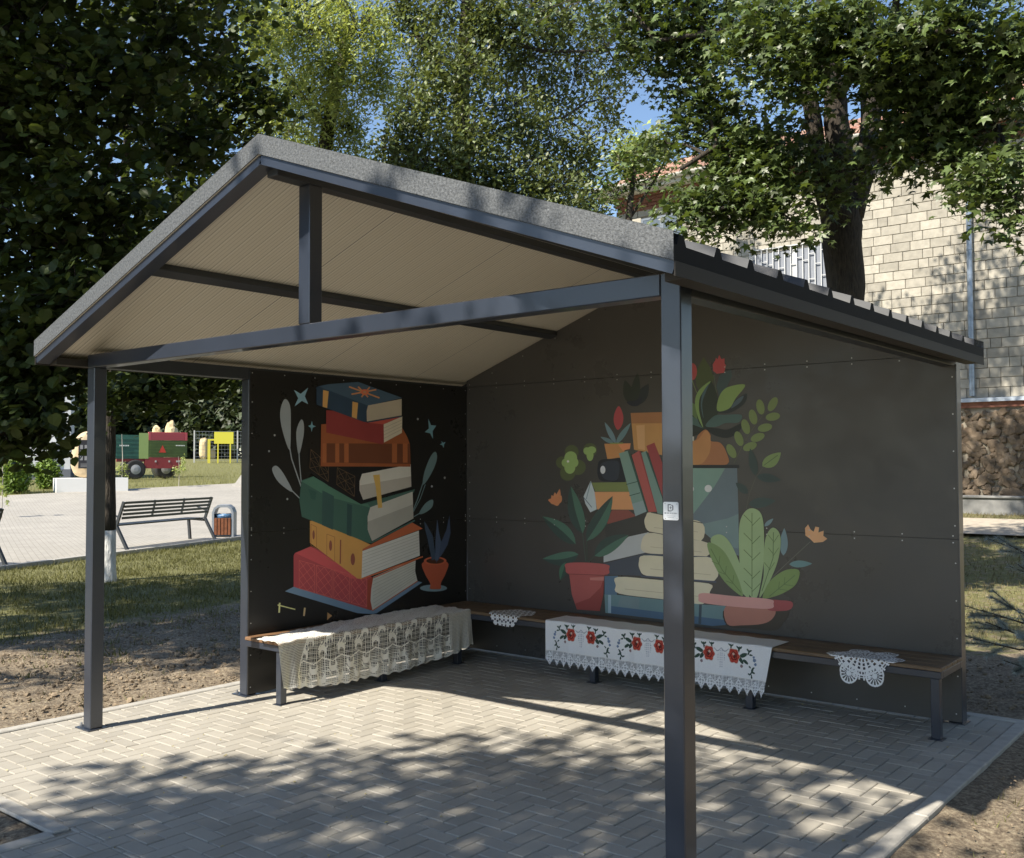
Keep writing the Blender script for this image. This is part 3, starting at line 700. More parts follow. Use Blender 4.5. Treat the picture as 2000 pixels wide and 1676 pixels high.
# hind planter and vase
M.poly([(592, 410), (865, 402), (880, 700), (770, 700), (765, 640), (610, 610)], (144, 104, 52)); M.poly([(592, 410), (865, 402), (865, 465), (598, 467)], (124, 82, 46)); M.poly([(622, 478), (668, 475), (670, 612), (632, 606)], (158, 120, 76))
M.blob([(1000, 500), (1028, 530), (1030, 563), (1080, 572), (1112, 620), (1118, 690), (960, 694), (800, 692), (790, 600), (850, 560), (940, 560), (960, 530)], (126, 80, 45)); M.blob([(1000, 505), (1025, 535), (1028, 600), (1010, 650), (960, 693), (800, 693), (795, 600), (860, 565), (950, 560)], (140, 96, 50))
M.poly([(900, 540), (938, 538), (938, 562), (900, 562)], (138, 138, 132))
M.poly([(850, 710), (1172, 710), (1180, 960), (1182, 1190), (1060, 1130), (985, 1015), (850, 1000)], (76, 90, 98)); M.poly([(850, 710), (1108, 710), (1050, 810), (930, 965), (850, 962)], (88, 116, 108))
M.poly([(985, 1015), (1120, 985), (1180, 960), (1180, 1150), (1060, 1120), (990, 1060)], (84, 104, 106)); M.poly([(848, 693), (1185, 693), (1185, 711), (848, 711)], (24, 27, 30)); M.ell(1015, 822, 20, 20, (158, 160, 164)); M.ell(918, 825, 19, 20, (158, 160, 164))
# small pot
M.leaf((510, 575), (450, 460), 28, (78, 102, 112)); M.leaf((512, 578), (592, 464), 30, (72, 98, 104)); M.leaf((500, 575), (427, 540), 22, (72, 95, 102)); M.blob([(528, 372), (551, 425), (545, 475), (520, 502), (500, 460), (504, 412)], (130, 46, 52))
M.poly([(448, 578), (592, 575), (588, 605), (560, 612), (545, 660), (465, 662)], (144, 98, 50)); M.poly([(520, 577), (592, 575), (586, 606), (548, 616)], (164, 100, 58)); M.line([(480, 576), (550, 575)], 7, (96, 108, 52))
DK = (60, 68, 40); LG = (104, 128, 68)
for x, y, r in ((270, 622, 38), (217, 680, 33), (305, 706, 42), (248, 738, 42), (370, 612, 38)): M.ell(x, y, r, r, DK)
for x, y, a, c in ((265, 655, 35, 36), (285, 680, 22, 26), (245, 682, 30, 26), (260, 706, 30, 36), (352, 617, 18, 20), (378, 612, 25, 20), (370, 640, 19, 32)): M.ell(x, y, a, c, LG)
M.ell(250, 674, 7, 7, (178, 180, 150), n=8)
M.blob([(425, 668), (480, 660), (560, 664), (562, 785), (480, 784), (430, 780), (412, 750), (412, 700)], (24, 27, 34)); M.blob([(440, 680), (520, 672), (530, 720), (515, 775), (450, 770), (425, 720)], (34, 40, 50)); M.ell(440, 720, 14, 22, (150, 154, 160))
M.poly([(378, 790), (575, 787), (592, 840), (400, 838)], (88, 98, 50)); M.poly([(335, 865), (374, 780), (398, 850), (406, 936), (372, 952), (345, 905)], (138, 148, 152)); M.line([(335, 870), (380, 925)], 4, (60, 80, 90)); M.line([(374, 785), (350, 880)], 4, (80, 105, 115))
M.poly([(395, 840), (590, 840), (615, 938), (408, 936)], (164, 112, 66)); M.poly([(490, 940), (580, 940), (640, 985), (470, 1018), (455, 1005)], (106, 54, 46))
M.poly([(528, 630), (582, 614), (682, 945), (618, 973)], (88, 114, 106)); M.poly([(600, 905), (668, 885), (684, 945), (618, 973)], (104, 122, 124)); M.line([(580, 615), (684, 948)], 9, (36, 62, 54)); M.line([(568, 800), (628, 784)], 4, (36, 62, 54)); M.line([(584, 862), (644, 845)], 4, (36, 62, 54))
M.poly([(598, 640), (640, 614), (740, 948), (690, 950)], (134, 60, 56)); M.line([(642, 618), (738, 950)], 7, (112, 40, 42)); M.poly([(650, 627), (680, 616), (800, 962), (740, 962)], (84, 110, 104)); M.line([(678, 620), (795, 950)], 8, (36, 60, 56)); M.poly([(678, 590), (722, 571), (810, 800), (810, 945), (790, 940)], (118, 44, 46))
# stacked beige books
BG = (158, 151, 128)
M.poly([(452, 1040), (470, 1015), (700, 950), (680, 975), (668, 1010), (692, 1058), (580, 1085), (460, 1095)], (44, 44, 42)); M.poly([(445, 1190), (500, 1150), (580, 1085), (692, 1060), (655, 1120), (672, 1172), (445, 1225)], (134, 137, 138))
M.blob([(702, 952), (840, 980), (984, 1010), (976, 1108), (840, 1085), (700, 1060), (668, 1010), (676, 972)], BG); M.line([(702, 952), (985, 1011)], 4, (56, 54, 46)); M.line([(692, 1058), (980, 1110)], 4, (60, 56, 46))
M.blob([(692, 1064), (840, 1090), (1011, 1118), (1008, 1192), (840, 1182), (672, 1172), (650, 1120)], (156, 149, 128)); M.poly([(445, 1232), (660, 1178), (645, 1215), (640, 1260), (655, 1298), (460, 1292)], (50, 56, 66)); M.line([(655, 1180), (1055, 1199)], 9, (48, 56, 68))
M.blob([(665, 1187), (850, 1198), (1049, 1205), (1050, 1325), (850, 1312), (680, 1298), (642, 1262), (638, 1220)], BG); M.line([(648, 1300), (1060, 1332)], 9, (50, 58, 72)); M.poly([(450, 1300), (522, 1298), (516, 1402), (450, 1402)], (60, 84, 104))
M.blob([(525, 1304), (760, 1322), (1018, 1340), (1025, 1385), (985, 1452), (760, 1425), (530, 1395), (512, 1350)], BG)
for x0, x1, y0_ in ((720, 960, 1035), (700, 980, 1140), (700, 1030, 1260), (560, 960, 1370)): M.line([(x0, y0_), (x1, y0_+(x1-x0)*.1)], 3, (138, 128, 104))
M.poly([(450, 1400), (520, 1402), (760, 1428), (985, 1455), (1110, 1462), (1118, 1560), (1040, 1572), (760, 1535), (455, 1500)], (74, 100, 104)); M.poly([(480, 1462), (1118, 1540), (1110, 1566), (1040, 1572), (760, 1535), (478, 1502)], (52, 76, 98)); M.poly([(540, 1410), (640, 1420), (640, 1480), (520, 1465)], (82, 100, 104))
M.poly([(470, 1402), (486, 1403), (486, 1502), (470, 1500)], (110, 130, 140)); M.line([(974, 1455), (970, 1560)], 15, (42, 56, 66))
# terracotta pot and rubber plant
G1 = (38, 54, 50); G2 = (52, 82, 68)
for a, c, w, bd in (((330, 1068), (265, 808), 82, -8), ((352, 1108), (494, 863), 84, 6), ((292, 1126), (110, 974), 78, 8), ((308, 1182), (110, 1206), 74, -14), ((395, 1190), (582, 1074), 84, -10)): M.leaf(a, c, w, G1, G2, bd)
M.leaf((238, 1225), (208, 1322), 44, (36, 58, 50), (46, 80, 62)); M.line([(330, 1068), (348, 1220)], 4, (50, 62, 55)); M.line([(352, 1108), (355, 1220)], 4, (46, 58, 50)); M.line([(395, 1190), (362, 1225)], 4, (46, 58, 50))
M.blob([(244, 1230), (355, 1226), (468, 1238), (474, 1262), (466, 1290), (355, 1296), (252, 1286), (238, 1258)], (134, 60, 58)); M.poly([(258, 1290), (449, 1298), (445, 1380), (425, 1490), (300, 1482), (272, 1400)], (128, 58, 54)); M.poly([(449, 1300), (444, 1400), (425, 1490), (300, 1482), (290, 1450), (370, 1420), (430, 1360)], (110, 42, 38)); M.poly([(370, 1308), (448, 1304), (446, 1325), (372, 1322)], (146, 86, 78))
M.line([(252, 1288), (466, 1296)], 4, (96, 40, 40))
for a, c in (((180, 905), (148, 880)), ((182, 905), (160, 858)), ((185, 905), (178, 842)), ((190, 905), (205, 824)), ((195, 905), (214, 860))): M.leaf(a, c, 26, (150, 94, 54))
M.blob([(142, 885), (165, 875), (212, 870), (196, 915), (165, 905)], (150, 92, 52))
# sprigs
M.line([(1155, 685), (1200, 590), (1255, 500), (1330, 400)], 3, (60, 66, 44))
for x, y, r in ((1300, 377, .2), (1367, 362, -.5), (1260, 432, .25), (1368, 430, -1.4), (1220, 485, .3), (1325, 490, -1.35), (1183, 550, .35), (1285, 543, -1.2), (1142, 618, .5), (1243, 593, -1.2)): M.ell(x, y, 22, 42 if abs(r) < 1 else 40, (84, 100, 54), -r)
M.line([(1222, 935), (1240, 850), (1275, 760), (1320, 700)], 3, (58, 62, 52)); M.leaf((1310, 700), (1412, 625), 66, (90, 110, 60), None, 6); M.line([(1318, 696), (1395, 640)], 3, (50, 66, 40))
M.leaf((1275, 752), (1244, 603), 46, (36, 50, 48)); M.leaf((1280, 755), (1414, 776), 48, (36, 50, 50)); M.leaf((1232, 848), (1165, 790), 42, (38, 52, 50)); M.leaf((1235, 908), (1384, 888), 56, (40, 54, 52))
for a, c, w in (((1322, 1028), (1370, 986), 22), ((1425, 1188), (1430, 1038), 44), ((1457, 1235), (1582, 1232), 38)): M.leaf(a, c, w, (82, 104, 110) if w != 38 else (74, 104, 106))
# big leafy plant in a bowl
M.line([(1572, 1112), (1460, 1215), (1360, 1310), (1310, 1380)], 4, (72, 74, 66))
LF = (114, 134, 92); LD = (90, 112, 62); VN = (66, 86, 46)
M.blob([(1225, 1415), (1120, 1290), (1050, 1160), (1030, 1095), (1080, 1072), (1130, 1110), (1180, 1210), (1235, 1380)], LF); M.blob([(1200, 1410), (1105, 1330), (1040, 1220), (1010, 1125), (1050, 1125), (1110, 1175), (1170, 1290), (1195, 1360)], LD)
M.blob([(1255, 1418), (1200, 1330), (1184, 1150), (1188, 1010), (1220, 945), (1262, 930), (1305, 960), (1320, 1050), (1318, 1220), (1300, 1350), (1280, 1418)], LF)
M.blob([(1295, 1418), (1318, 1300), (1318, 1200), (1330, 1090), (1365, 1036), (1402, 1060), (1412, 1120), (1395, 1220), (1350, 1330)], (108, 128, 84)); M.blob([(1312, 1418), (1350, 1330), (1430, 1270), (1500, 1262), (1515, 1290), (1490, 1350), (1420, 1395), (1350, 1418)], (88, 108, 54))
M.line([(1255, 955), (1255, 1410)], 4, VN); M.line([(1372, 1060), (1370, 1200), (1310, 1380)], 4, VN); M.line([(1490, 1295), (1350, 1410)], 4, VN); M.line([(1030, 1150), (1095, 1270), (1195, 1390)], 4, VN)
for y in (1010, 1110, 1200, 1300, 1370):
    M.line([(1255, y), (1210, y-45)], 3.5, VN); M.line([(1255, y+15), (1300, y-30)], 3.5, VN)
for x, y in ((1372, 1110), (1372, 1180), (1350, 1260)): M.line([(x, y), (x-28, y-35)], 3, VN); M.line([(x, y+8), (x+28, y-35)], 3, VN)
for x, y in ((1430, 1345), (1400, 1370)): M.line([(x, y), (x+5, y-40)], 3, VN); M.line([(x, y), (x+50, y+8)], 3, VN)
for x, y in ((1075, 1235), (1110, 1290), (1150, 1340)): M.line([(x, y), (x+5, y-45)], 3, VN); M.line([(x, y), (x-38, y-15)], 3, VN)
M.poly([(1545, 1078), (1543, 1038), (1560, 1018), (1573, 1045), (1590, 1058), (1600, 1030), (1620, 1034), (1616, 1062), (1645, 1052), (1643, 1080), (1665, 1096), (1640, 1114), (1592, 1118), (1570, 1096)], (164, 120, 78))
M.blob([(1110, 1475), (1300, 1480), (1450, 1485), (1432, 1545), (1380, 1596), (1240, 1585), (1120, 1570)], (44, 38, 31)); M.blob([(1112, 1465), (1250, 1470), (1376, 1480), (1368, 1530), (1312, 1560), (1200, 1568), (1120, 1562)], (134, 84, 70))
M.blob([(1345, 1432), (1420, 1432), (1472, 1440), (1475, 1470), (1440, 1488), (1345, 1485)], (122, 48, 50)); M.blob([(985, 1392), (1150, 1408), (1350, 1425), (1372, 1450), (1350, 1478), (1150, 1466), (985, 1445), (964, 1418)], (158, 110, 104))
M.mb.build('shelf_still_life_print', printm, back_wall)

# plaque on the front post (white plate, outlined letter mark, three rows of small print)
q0 = on_y(1295.5, 980, -.04); q1 = on_y(1326, 1016.5, -.04); pxa, pxb, pza, pzb = q0[0]+.001, q1[0], q1[2], q0[2]
mb = MB(); r = .006; ring = []
for cx_, cz_, a0 in ((pxb-r, pzb-r, 0), (pxa+r, pzb-r, 90), (pxa+r, pza+r, 180), (pxb-r, pza+r, 270)):
    for k in range(5): t = R(a0+k*22.5); ring.append((cx_+r*math.cos(t), cz_+r*math.sin(t)))
n_ = len(ring); mb.add([(x, -.0425, z) for x, z in ring]+[(x, -.0405, z) for x, z in ring], [tuple(range(n_))[::-1]]+[(k, (k+1) % n_, n_+(k+1) % n_, n_+k) for k in range(n_)], (.75, .77, .78))
def pr(x0, z0, x1, z1, c=(.12, .13, .16)): # rectangle in plaque units 0..1
    X = lambda u: pxa+(pxb-pxa)*u; Zz = lambda v: pzb-(pzb-pza)*v
    mb.add([(X(x0), -.0428, Zz(z1)), (X(x1), -.0428, Zz(z1)), (X(x1), -.0428, Zz(z0)), (X(x0), -.0428, Zz(z0))], [(0, 1, 2, 3)], c)
for a in ((.30, .13, .36, .52), (.30, .13, .52, .18), (.30, .47, .55, .52), (.55, .16, .62, .22), (.60, .2, .67, .44), (.55, .42, .62, .48), (.42, .3, .56, .34), (.47, .24, .51, .41)): pr(*a)
for k, (u0, u1) in enumerate(((.08, .20), (.24, .30), (.33, .40), (.46, .52), (.56, .62), (.68, .75), (.78, .84), (.87, .91))): pr(u0, .585, u1, .655, (.25, .27, .3))
for u in np.linspace(.24, .74, 9): pr(u, .755, u+.035, .785, (.3, .32, .36))
for u in np.linspace(.3, .66, 7): pr(u, .84, u+.035, .875, (.3, .32, .36))
for u, v in ((.10, .08), (.88, .09), (.12, .9), (.88, .9)): pr(u, v, u+.045, v+.04, (.2, .2, .22))
mb.build('plaque', plaqm, pfr)

# ------------------------------------------------------------------ benches in the pavilion
def seat_bench(name, x0, x1, y0, y1, along, legs, label, endmark=None):
    t = empty(name, ((x0+x1)/2, (y0+y1)/2, 0), label=label, cat='bench', group='slatted benches along the pavilion walls')
    mb = MB(); n_ = 4
    for k in range(n_):
        if along == 'y':
            w = (x1-x0)/n_; mb.box((x0+k*w+.004, y0, .385), (x0+(k+1)*w-.004, y1, .408), bev=.004)
        else:
            w = (y1-y0)/n_; mb.box((x0, y0+k*w+.004, .385), (x1, y0+(k+1)*w-.004, .408), bev=.004)
    mb.build('seat', woodm2 if along == 'y' else woodm, t)
    fr = MB(); e = .04; z0, z1 = .344, .384
    fr.box((x0+.002, y0+.004, z0), (x1-.002, y0+.004+e, z1), bev=.003); fr.box((x0+.002, y1-e-.004, z0), (x1-.002, y1-.004, z1), bev=.003)
    fr.box((x0+.002, y0+.0045+e, z0), (x0+e, y1-e-.0045, z1), bev=.003); fr.box((x1-e, y0+.0045+e, z0), (x1-.002, y1-e-.0045, z1), bev=.003)
    fr.build('seat_frame', graph, t)
    for (lx, ly) in legs:
        mb = MB(); mb.box((lx-.025, ly-.025, .004), (lx+.025, ly+.025, .3435), bev=.003); mb.box((lx-.04, ly-.04, 0), (lx+.04, ly+.04, .0038)); mb.build('leg', graph, t)
    return t
xs0 = XL+.012
seat_bench('wall_bench', xs0, .462, 1.03, 2.838, 'y', [(.40, 1.07), (.40, 1.97), (.40, 2.78), (.09, 1.97)], 'short slatted bench along the book stack wall, under the cream lace cloth')
seat_bench('wall_bench', xs0, 4.02, 2.842, 3.276, 'x', [(1.63, 2.88), (2.84, 2.88), (3.98, 2.88)], 'long slatted bench along the back wall carrying the embroidered towel and two doilies')
ST_ = .409

# ------------------------------------------------------------------ cloths
def cloth(name, nu, nv, pos, style, label, cat='cloth', group=None):
    U, Vv = np.meshgrid(np.arange(nu+1)/nu, np.arange(nv+1)/nv)
    V = pos(U, Vv).reshape(-1, 3)
    i = np.arange((nu+1)*(nv+1)).reshape(nv+1, nu+1)
    F = np.stack([i[:-1, :-1], i[:-1, 1:], i[1:, 1:], i[1:, :-1]], -1).reshape(-1, 4)
    u = ((np.arange(nu)+.5)/nu)[None, :].repeat(nv, 0).ravel(); v = ((np.arange(nv)+.5)/nv)[:, None].repeat(nu, 1).ravel()
    keep, C = style(u, v); F = F[keep]; C = C[keep]
    used = np.unique(F); rm = np.full(len(V), -1); rm[used] = np.arange(len(used)); V = V[used]; F = rm[F]
    me = mesh_np(name, V, [F], True); at = me.attributes.new('col', 'FLOAT_COLOR', 'CORNER')
    at.data.foreach_set('color', np.concatenate([C, np.ones((len(C), 1))], 1).repeat(4, 0).astype(np.float32).ravel())
    return tag(link(name, me, clothm), label=label, cat=cat, group=group)
def over_edge(t, top, drop, rad=.012):
    """t: path length; top: length lying flat. returns outward, z-down"""
    arc = rad*math.pi/2
    a = np.clip((t-top)/arc, 0, 1)*math.pi/2
    out = np.minimum(t, top) + rad*np.sin(a); dz = rad*(1-np.cos(a)) + np.maximum(t-top-arc, 0)
    return out, dz
# cream lace cloth on the short bench
LT = .755
def lace_pos(U, V):
    y = .985+U*1.865; t = V*LT; o, dz = over_edge(t, .393, .3); hang = np.clip(dz/.3, 0, 1)
    wr = .010*np.sin(y*9.3+1)+.006*np.sin(y*31+2*np.sin(y*5))+.004*np.sin(y*67+1+dz*9)+.005*np.sin(y*13)
    x = .072+o+wr*hang**1.2*1.3+.010*hang
    z = ST_+.004-dz + (1-hang)*(.003*np.sin(y*23+x*40)+.0025*np.sin(y*61-x*90)+.0045*np.sin(y*9+x*14)**2+.003)
    yy = y + hang*.045*np.clip((1.25-y)/.27, 0, 1) + .012*hang*np.clip((y-2.5)/.3, 0, 1)
    return np.stack([x, yy, z], -1)
def lace_style(u, v):
    y = .985+u*1.865; t = v*LT; d = t-.393-.008      # d: distance below the seat edge
    fu = (u*1.865/.0145) % 1; fv = (t/.0112) % 1
    hole = (fu > .30) & (fv > np.clip(.26+(d-.17)*3.6, .26, .80))
    p = .162; a = ((y+.03) % p)-p/2; a2 = ((y+.03+p/2) % p)-p/2
    def cres(aa, dd, c, r0, r1, up):
        rr = np.hypot(aa, (dd-c)*.85); off = np.hypot(aa, (dd-c-(.020 if up else -.020))*.85)
        return (rr < r1) & (off > r0)
    solid = cres(a, d, .105, .024, .036, True) | cres(a2, d, .200, .024, .036, False) | cres(a2+.02, d, .03, .020, .032, True) | cres(a+.015, d, .275, .022, .036, False)
    zig = .145+.030*np.abs(((y+.03)/p*2 % 2)-1); solid |= np.abs(d-zig) < .005
    solid |= (np.abs((a-d*.6+.02) % .05-.025) < .006) & (np.abs(d-.245) < .022) & (np.abs(a) > .03)
    solid |= (np.abs((a2+d*.8) % .045-.02) < .006) & (np.abs(d-.06) < .025) & (np.abs(a2) > .035)
    lim = .11+.405*np.clip(.31-d, 0, .31); near = (y-.985) < lim; far = y > 2.60
    solid = (solid & ~near & ~far) | ((np.abs((y-.985)-lim) < .005) & (d > 0))
    topm = d < -.004
    fine = ((u*1.865/.010) % 1 > .40) & ((t/.010) % 1 > .40)
    hole = np.where(topm, fine & (np.random.rand(len(u)) < .30), np.where(near | far, fine, hole)) & ~solid
    low = .297+.05*np.sin((y-1.0)*1.75)+.006*np.sin(y*62)-.03*np.clip((y-2.6)/.25, 0, 1)
    edge = d > low; hem = (d > low-.012) & ~edge
    start = t < np.clip(.17*(1-(np.clip((y-1.0)/1.1, 0, 1))**.8)+.004*np.sin(y*40), 0, 1)
    keep = (~hole | hem) & ~edge & ~start
    C = np.tile(np.array([[.74, .72, .66]]), (len(u), 1)); C[topm] = (.78, .77, .73); C[solid] = (.84, .82, .76)  # top of the cloth coloured whiter, sunlight put into its colour
    return keep, C
cloth('lace_tablecloth', 560, 225, lace_pos, lace_style, 'cream crocheted lace tablecloth hanging over the front of the short bench', 'tablecloth')
# embroidered white towel
TX0, TX1 = 1.235, 3.015
def tow_pos(U, V):
    xx = TX0+U*(TX1-TX0); tb = 3.09; top = tb-2.842
    t = V*(top+.345); o, dz = over_edge(t, top+.004, .3)
    hang = np.clip(dz/.3, 0, 1)
    y = tb-o-hang*(.006+.007*np.sin(xx*13)+.005*np.sin(xx*31+1)+.004*np.sin(xx*57))
    x = xx+hang*(-.055*np.clip((xx-2.75)/.27, 0, 1)**2+.01*np.clip((1.35-xx)/.12, 0, 1))
    z = ST_+.004-dz+(1-hang)*(.002*np.sin(xx*33)+.0015)
    return np.stack([x, y, z], -1)
def tow_style(u, v):
    x = TX0+u*(TX1-TX0); top = .248; t = v*(top+.345); d = t-top-.008
    n_ = len(u); C = np.tile(np.array([[.84, .86, .90]]), (n_, 1)); keep = np.ones(n_, bool)
    rng = np.random.rand(n_)
    for cx in (1.557, 2.115, 2.665):
        a = x-cx; sgn = np.sign(a); m = np.abs(a)
        def el(cx_, cy_, rx, ry, rot, c, cond=None):
            ca, sa = math.cos(rot), math.sin(rot); p = (m-cx_)*ca+(d-cy_)*sa; q = -(m-cx_)*sa+(d-cy_)*ca
            k = (p/rx)**2+(q/ry)**2 < 1
            C[k] = c
        GR = (.035, .075, .055); BL = (.17, .24, .38); GY = (.40, .42, .47)
        for q in ((.155, .075, .030, .013, -.4), (.138, .108, .026, .012, .9), (.172, .115, .022, .010, .6), (.125, .04, .006, .020, .1), (.118, .03, .014, .006, .7), (.136, .03, .014, .006, -.7), (.068, .03, .005, .018, 0), (.060, .022, .012, .005, .7), (.078, .022, .012, .005, -.7),
                  (.195, .055, .006, .020, .5), (.205, .045, .012, .006, -.4), (.188, .04, .012, .006, .9), (.21, .07, .012, .006, .2), (.225, .165, .008, .018, .3), (.235, .178, .013, .006, .4), (.215, .185, .013, .006, -.8), (.222, .205, .006, .014, -.2), (.232, .15, .011, .005, -.5), (.205, .145, .010, .005, .6), (.20, .19, .011, .005, .3)):
            el(*q, GR)
        for q in ((.238, .10, .012, .011), (.246, .125, .010, .009), (.232, .082, .008, .008)): el(*q, 0, BL)
        el(.142, .145, .010, .010, 0, (.28, .2, .2))
        lo = (np.abs(((m*1.0)*70) % 1-.5) < .25) & (np.abs((d*70) % 1-.5) < .3) & (m < .030-.35*np.abs(d-.105)) & (d > .05) & (d < .17); C[lo] = (.50, .53, .60)
        st = (np.abs(d-(.045+1.2*(m-.02)**2+.02*np.sin(m*60))) < .0035) & (m < .05); C[st] = GY
        # rose
        p = m-.088; q = d-.088; ang = np.arctan2(q, p); rr = np.hypot(p/.92, q/1.08)
        r_out = .041+.004*np.cos(ang*6)
        C[(rr < r_out+.004)] = (.62, .42, .36); C[rr < r_out] = (.46, .045, .03)
        sw = (np.sin(ang*5+rr*260) > .35) & (rr < r_out-.006); C[sw] = (.62, .10, .06)
        C[(rr > .020) & (rr < .026)] = (.13, .015, .012); C[np.hypot((p-.004)/.8, q/1.2) < .013] = (.10, .02, .015); C[(np.hypot(p+.004, q+.012) < .008)] = (.68, .5, .42)
    # lace border
    lb = d > .222; per = .066; a = ((x-TX0) % per)-per/2; dd = d-.222
    diam = (np.abs(a)/.033+np.abs(dd-.05)/.045) < 1; edge_ = np.abs((np.abs(a)/.033+np.abs(dd-.05)/.045)-.95) < .16
    low = dd > .05; out = low & (np.abs(a) > .033*(1-(dd-.05)/.055)+.001)
    net = ((x/.009) % 1 > .42) & ((d/.009) % 1 > .42)
    inner = ((x/.0075+d/.0075) % 1 > .6) & ((x/.0075-d/.0075) % 1 > .5) & diam & ~edge_
    keep &= ~(lb & (out | (net & ~diam) | inner)); 
    C[lb] = (.82, .84, .88); C[(d > .214) & (d < .224)] = (.84, .85, .86)
    pic = lb & low & out & (np.abs(a) > .026) & (dd < .062) & (np.abs(a) < .0335); keep |= pic & (np.abs(dd-.056) < .005)
    return keep, C
cloth('embroidered_towel', 560, 190, tow_pos, tow_style, 'long white towel embroidered with red roses and edged with lace, hanging over the long bench', 'towel')
# doilies
def doily(cx, yc, r, style, label, hang_shift=0.0):
    def pos(U, V):
        a = (U-.5)*2*r; b = (V-.5)*2*r; y = yc-b; t = b-(yc-2.842)+1.0
        o, dz = over_edge(t, 1.0+.003, .2, .010); hang = np.clip(dz/.1, 0, 1)
        yy = 2.842-(o-1.0)-hang*(.003+.006*np.sin(a*40)); z = ST_+.0045-dz+(1-hang)*.0015*np.sin(a*60+b*40)+.001
        return np.stack([cx+a*(1-.12*hang)+hang_shift*hang, yy, z], -1)
    def st(u, v):
        a = (u-.5)*2*r; b = (v-.5)*2*r; k = style(a, b, r); return k, np.tile(np.array([[.86, .88, .92]]), (len(u), 1))
    cloth('doily', 190, 190, pos, st, label, 'doily', 'crocheted doilies on the long bench')
def sty1(a, b, r):
    R_ = np.hypot(a, b); keep = np.zeros(len(a), bool); s = .046
    for i in range(-6, 7):
        for j in range(-6, 7):
            x = s*(i+.5*(j % 2)); y = s*.866*j
            if math.hypot(x, y) > r*.93: continue
            p, q = a-x, b-y; rr = np.hypot(p, q); an = np.arctan2(q, p)
            keep |= (rr < .0195+.003*np.cos(an*6)) & ~((rr > .007) & (rr < .0115) & (np.cos(an*6) > .4))
            keep |= (rr < .027) & (np.abs(np.sin(an*3)) < .13)
    return keep & (R_ < r*(.97+.03*np.cos(np.arctan2(b, a)*18)))
def sty2(a, b, r):
    R_ = np.hypot(a, b); an = np.arctan2(b, a); k = np.zeros(len(a), bool); rc = r*.56
    k |= (R_ < rc) & ((R_ < .018) | (np.cos(an*20) > -.1) | (np.abs((R_*45) % 1-.5) < .17))
    k |= np.abs(R_-rc) < .005; k |= (np.abs(R_-rc*1.18) < .005) | ((R_ > rc) & (R_ < rc*1.18) & (np.cos(an*44) > .35))
    k |= (R_ > rc*1.18) & (R_ < rc*1.42) & ((np.cos(an*30) > .55) | (np.abs(R_-rc*1.3) < .003))
    for i in range(6):
        t = math.radians(60*i+90+30); x, y = r*.76*math.cos(t), r*.76*math.sin(t); p, q = a-x, b-y; rr = np.hypot(p, q); w = np.arctan2(q, p); lr = r*.265
        k |= (rr < lr*.25) | ((rr < lr) & (rr > lr*.82)) | ((rr < lr) & (np.cos(w*14) > .15))
    return k
doily(.835, 2.925, .20, sty1, 'small white doily of crocheted flowers between the two cloths near the corner')
doily(3.575, 2.885, .228, sty2, 'white doily with round wheel lobes draped near the open end of the long bench', .0)

# ------------------------------------------------------------------ trees
def polar(pts): return np.array([(r*math.cos(R(a)), r*math.sin(R(a))) for a, r in pts])
MAPLE = polar([(0, .62), (14, .36), (32, .27), (58, .56), (80, .33), (98, .22), (128, .40), (165, .16), (195, .16), (232, .40), (262, .22), (280, .33), (302, .56), (328, .27), (346, .36)])
LINDEN = np.array([(-.40, 0), (-.47, .2), (-.30, .42), (.02, .45), (.32, .25), (.56, 0), (.32, -.25), (.02, -.45), (-.30, -.42), (-.47, -.2)])
RHOMB = np.array([(-.5, 0), (0, .27), (.5, 0), (0, -.27)])
NARROW = np.array([(-.5, 0), (-.1, .16), (.5, 0), (-.1, -.16)])
SPRAY = np.array([(-.5, 0), (-.2, .42), (.15, .12), (.5, .3), (.3, -.1), (.35, -.45), (-.1, -.2)])
LIGHTWARD = np.array([-.10, -.62, .25])      # outer leaves turn their faces to the light
def leaves(centers, size, shape, flat=.6, droop=.3, curl=.18, lw=.7):
    n_ = len(centers); k = len(shape)
    nn = np.random.normal(size=(n_, 3))*(1-flat*.6); nn[:, 2] = np.abs(nn[:, 2])+flat*1.2; nn += LIGHTWARD*lw; nn /= np.linalg.norm(nn, axis=1, keepdims=True)
    f = np.random.normal(size=(n_, 3)); f[:, 2] -= droop*1.5; f -= nn*(f*nn).sum(1, keepdims=True); f /= np.linalg.norm(f, axis=1, keepdims=True)
    s = np.cross(nn, f); sz = size*np.random.uniform(.5, 1.3, (n_, 1, 1))
    sh = shape[None]; V = centers[:, None]+sz*(sh[..., :1]*f[:, None]+sh[..., 1:]*s[:, None]-curl*(np.abs(sh[..., 1:])*1.2+sh[..., :1]**2)*nn[:, None])
    return V.reshape(-1, 3), np.arange(n_*k).reshape(n_, k)
barkm = mat('bark', (.055, .045, .036), base2=(.16, .14, .115), rough=.95, scale=9, stretch=(6, 6, 1), bump=.9, bscale=10, bdist=.05)
barkd = mat('bark_dark', (.03, .025, .02), base2=(.08, .065, .05), rough=.95, scale=9, stretch=(6, 6, 1), bump=.8, bscale=10, bdist=.04)
whitem = mat('whitewash', (.55, .55, .53), base2=(.78, .78, .76), rough=.95, scale=10, bump=.7, bscale=14, bdist=.03, stretch=(3, 3, 1))
lf_maple = mat('leaf_maple', (.086, .126, .034), rough=.45, rnd=.55, trans=.30, spec=.8)
lf_linden = mat('leaf_linden', (.055, .078, .022), rough=.5, rnd=.6, trans=.38, spec=.3)
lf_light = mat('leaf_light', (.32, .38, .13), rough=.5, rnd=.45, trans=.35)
lf_birch = mat('leaf_birch', (.135, .17, .062), rough=.45, rnd=.55, trans=.3)
lf_dark = mat('leaf_dark', (.03, .045, .014), rough=.55, rnd=.5, trans=.2)
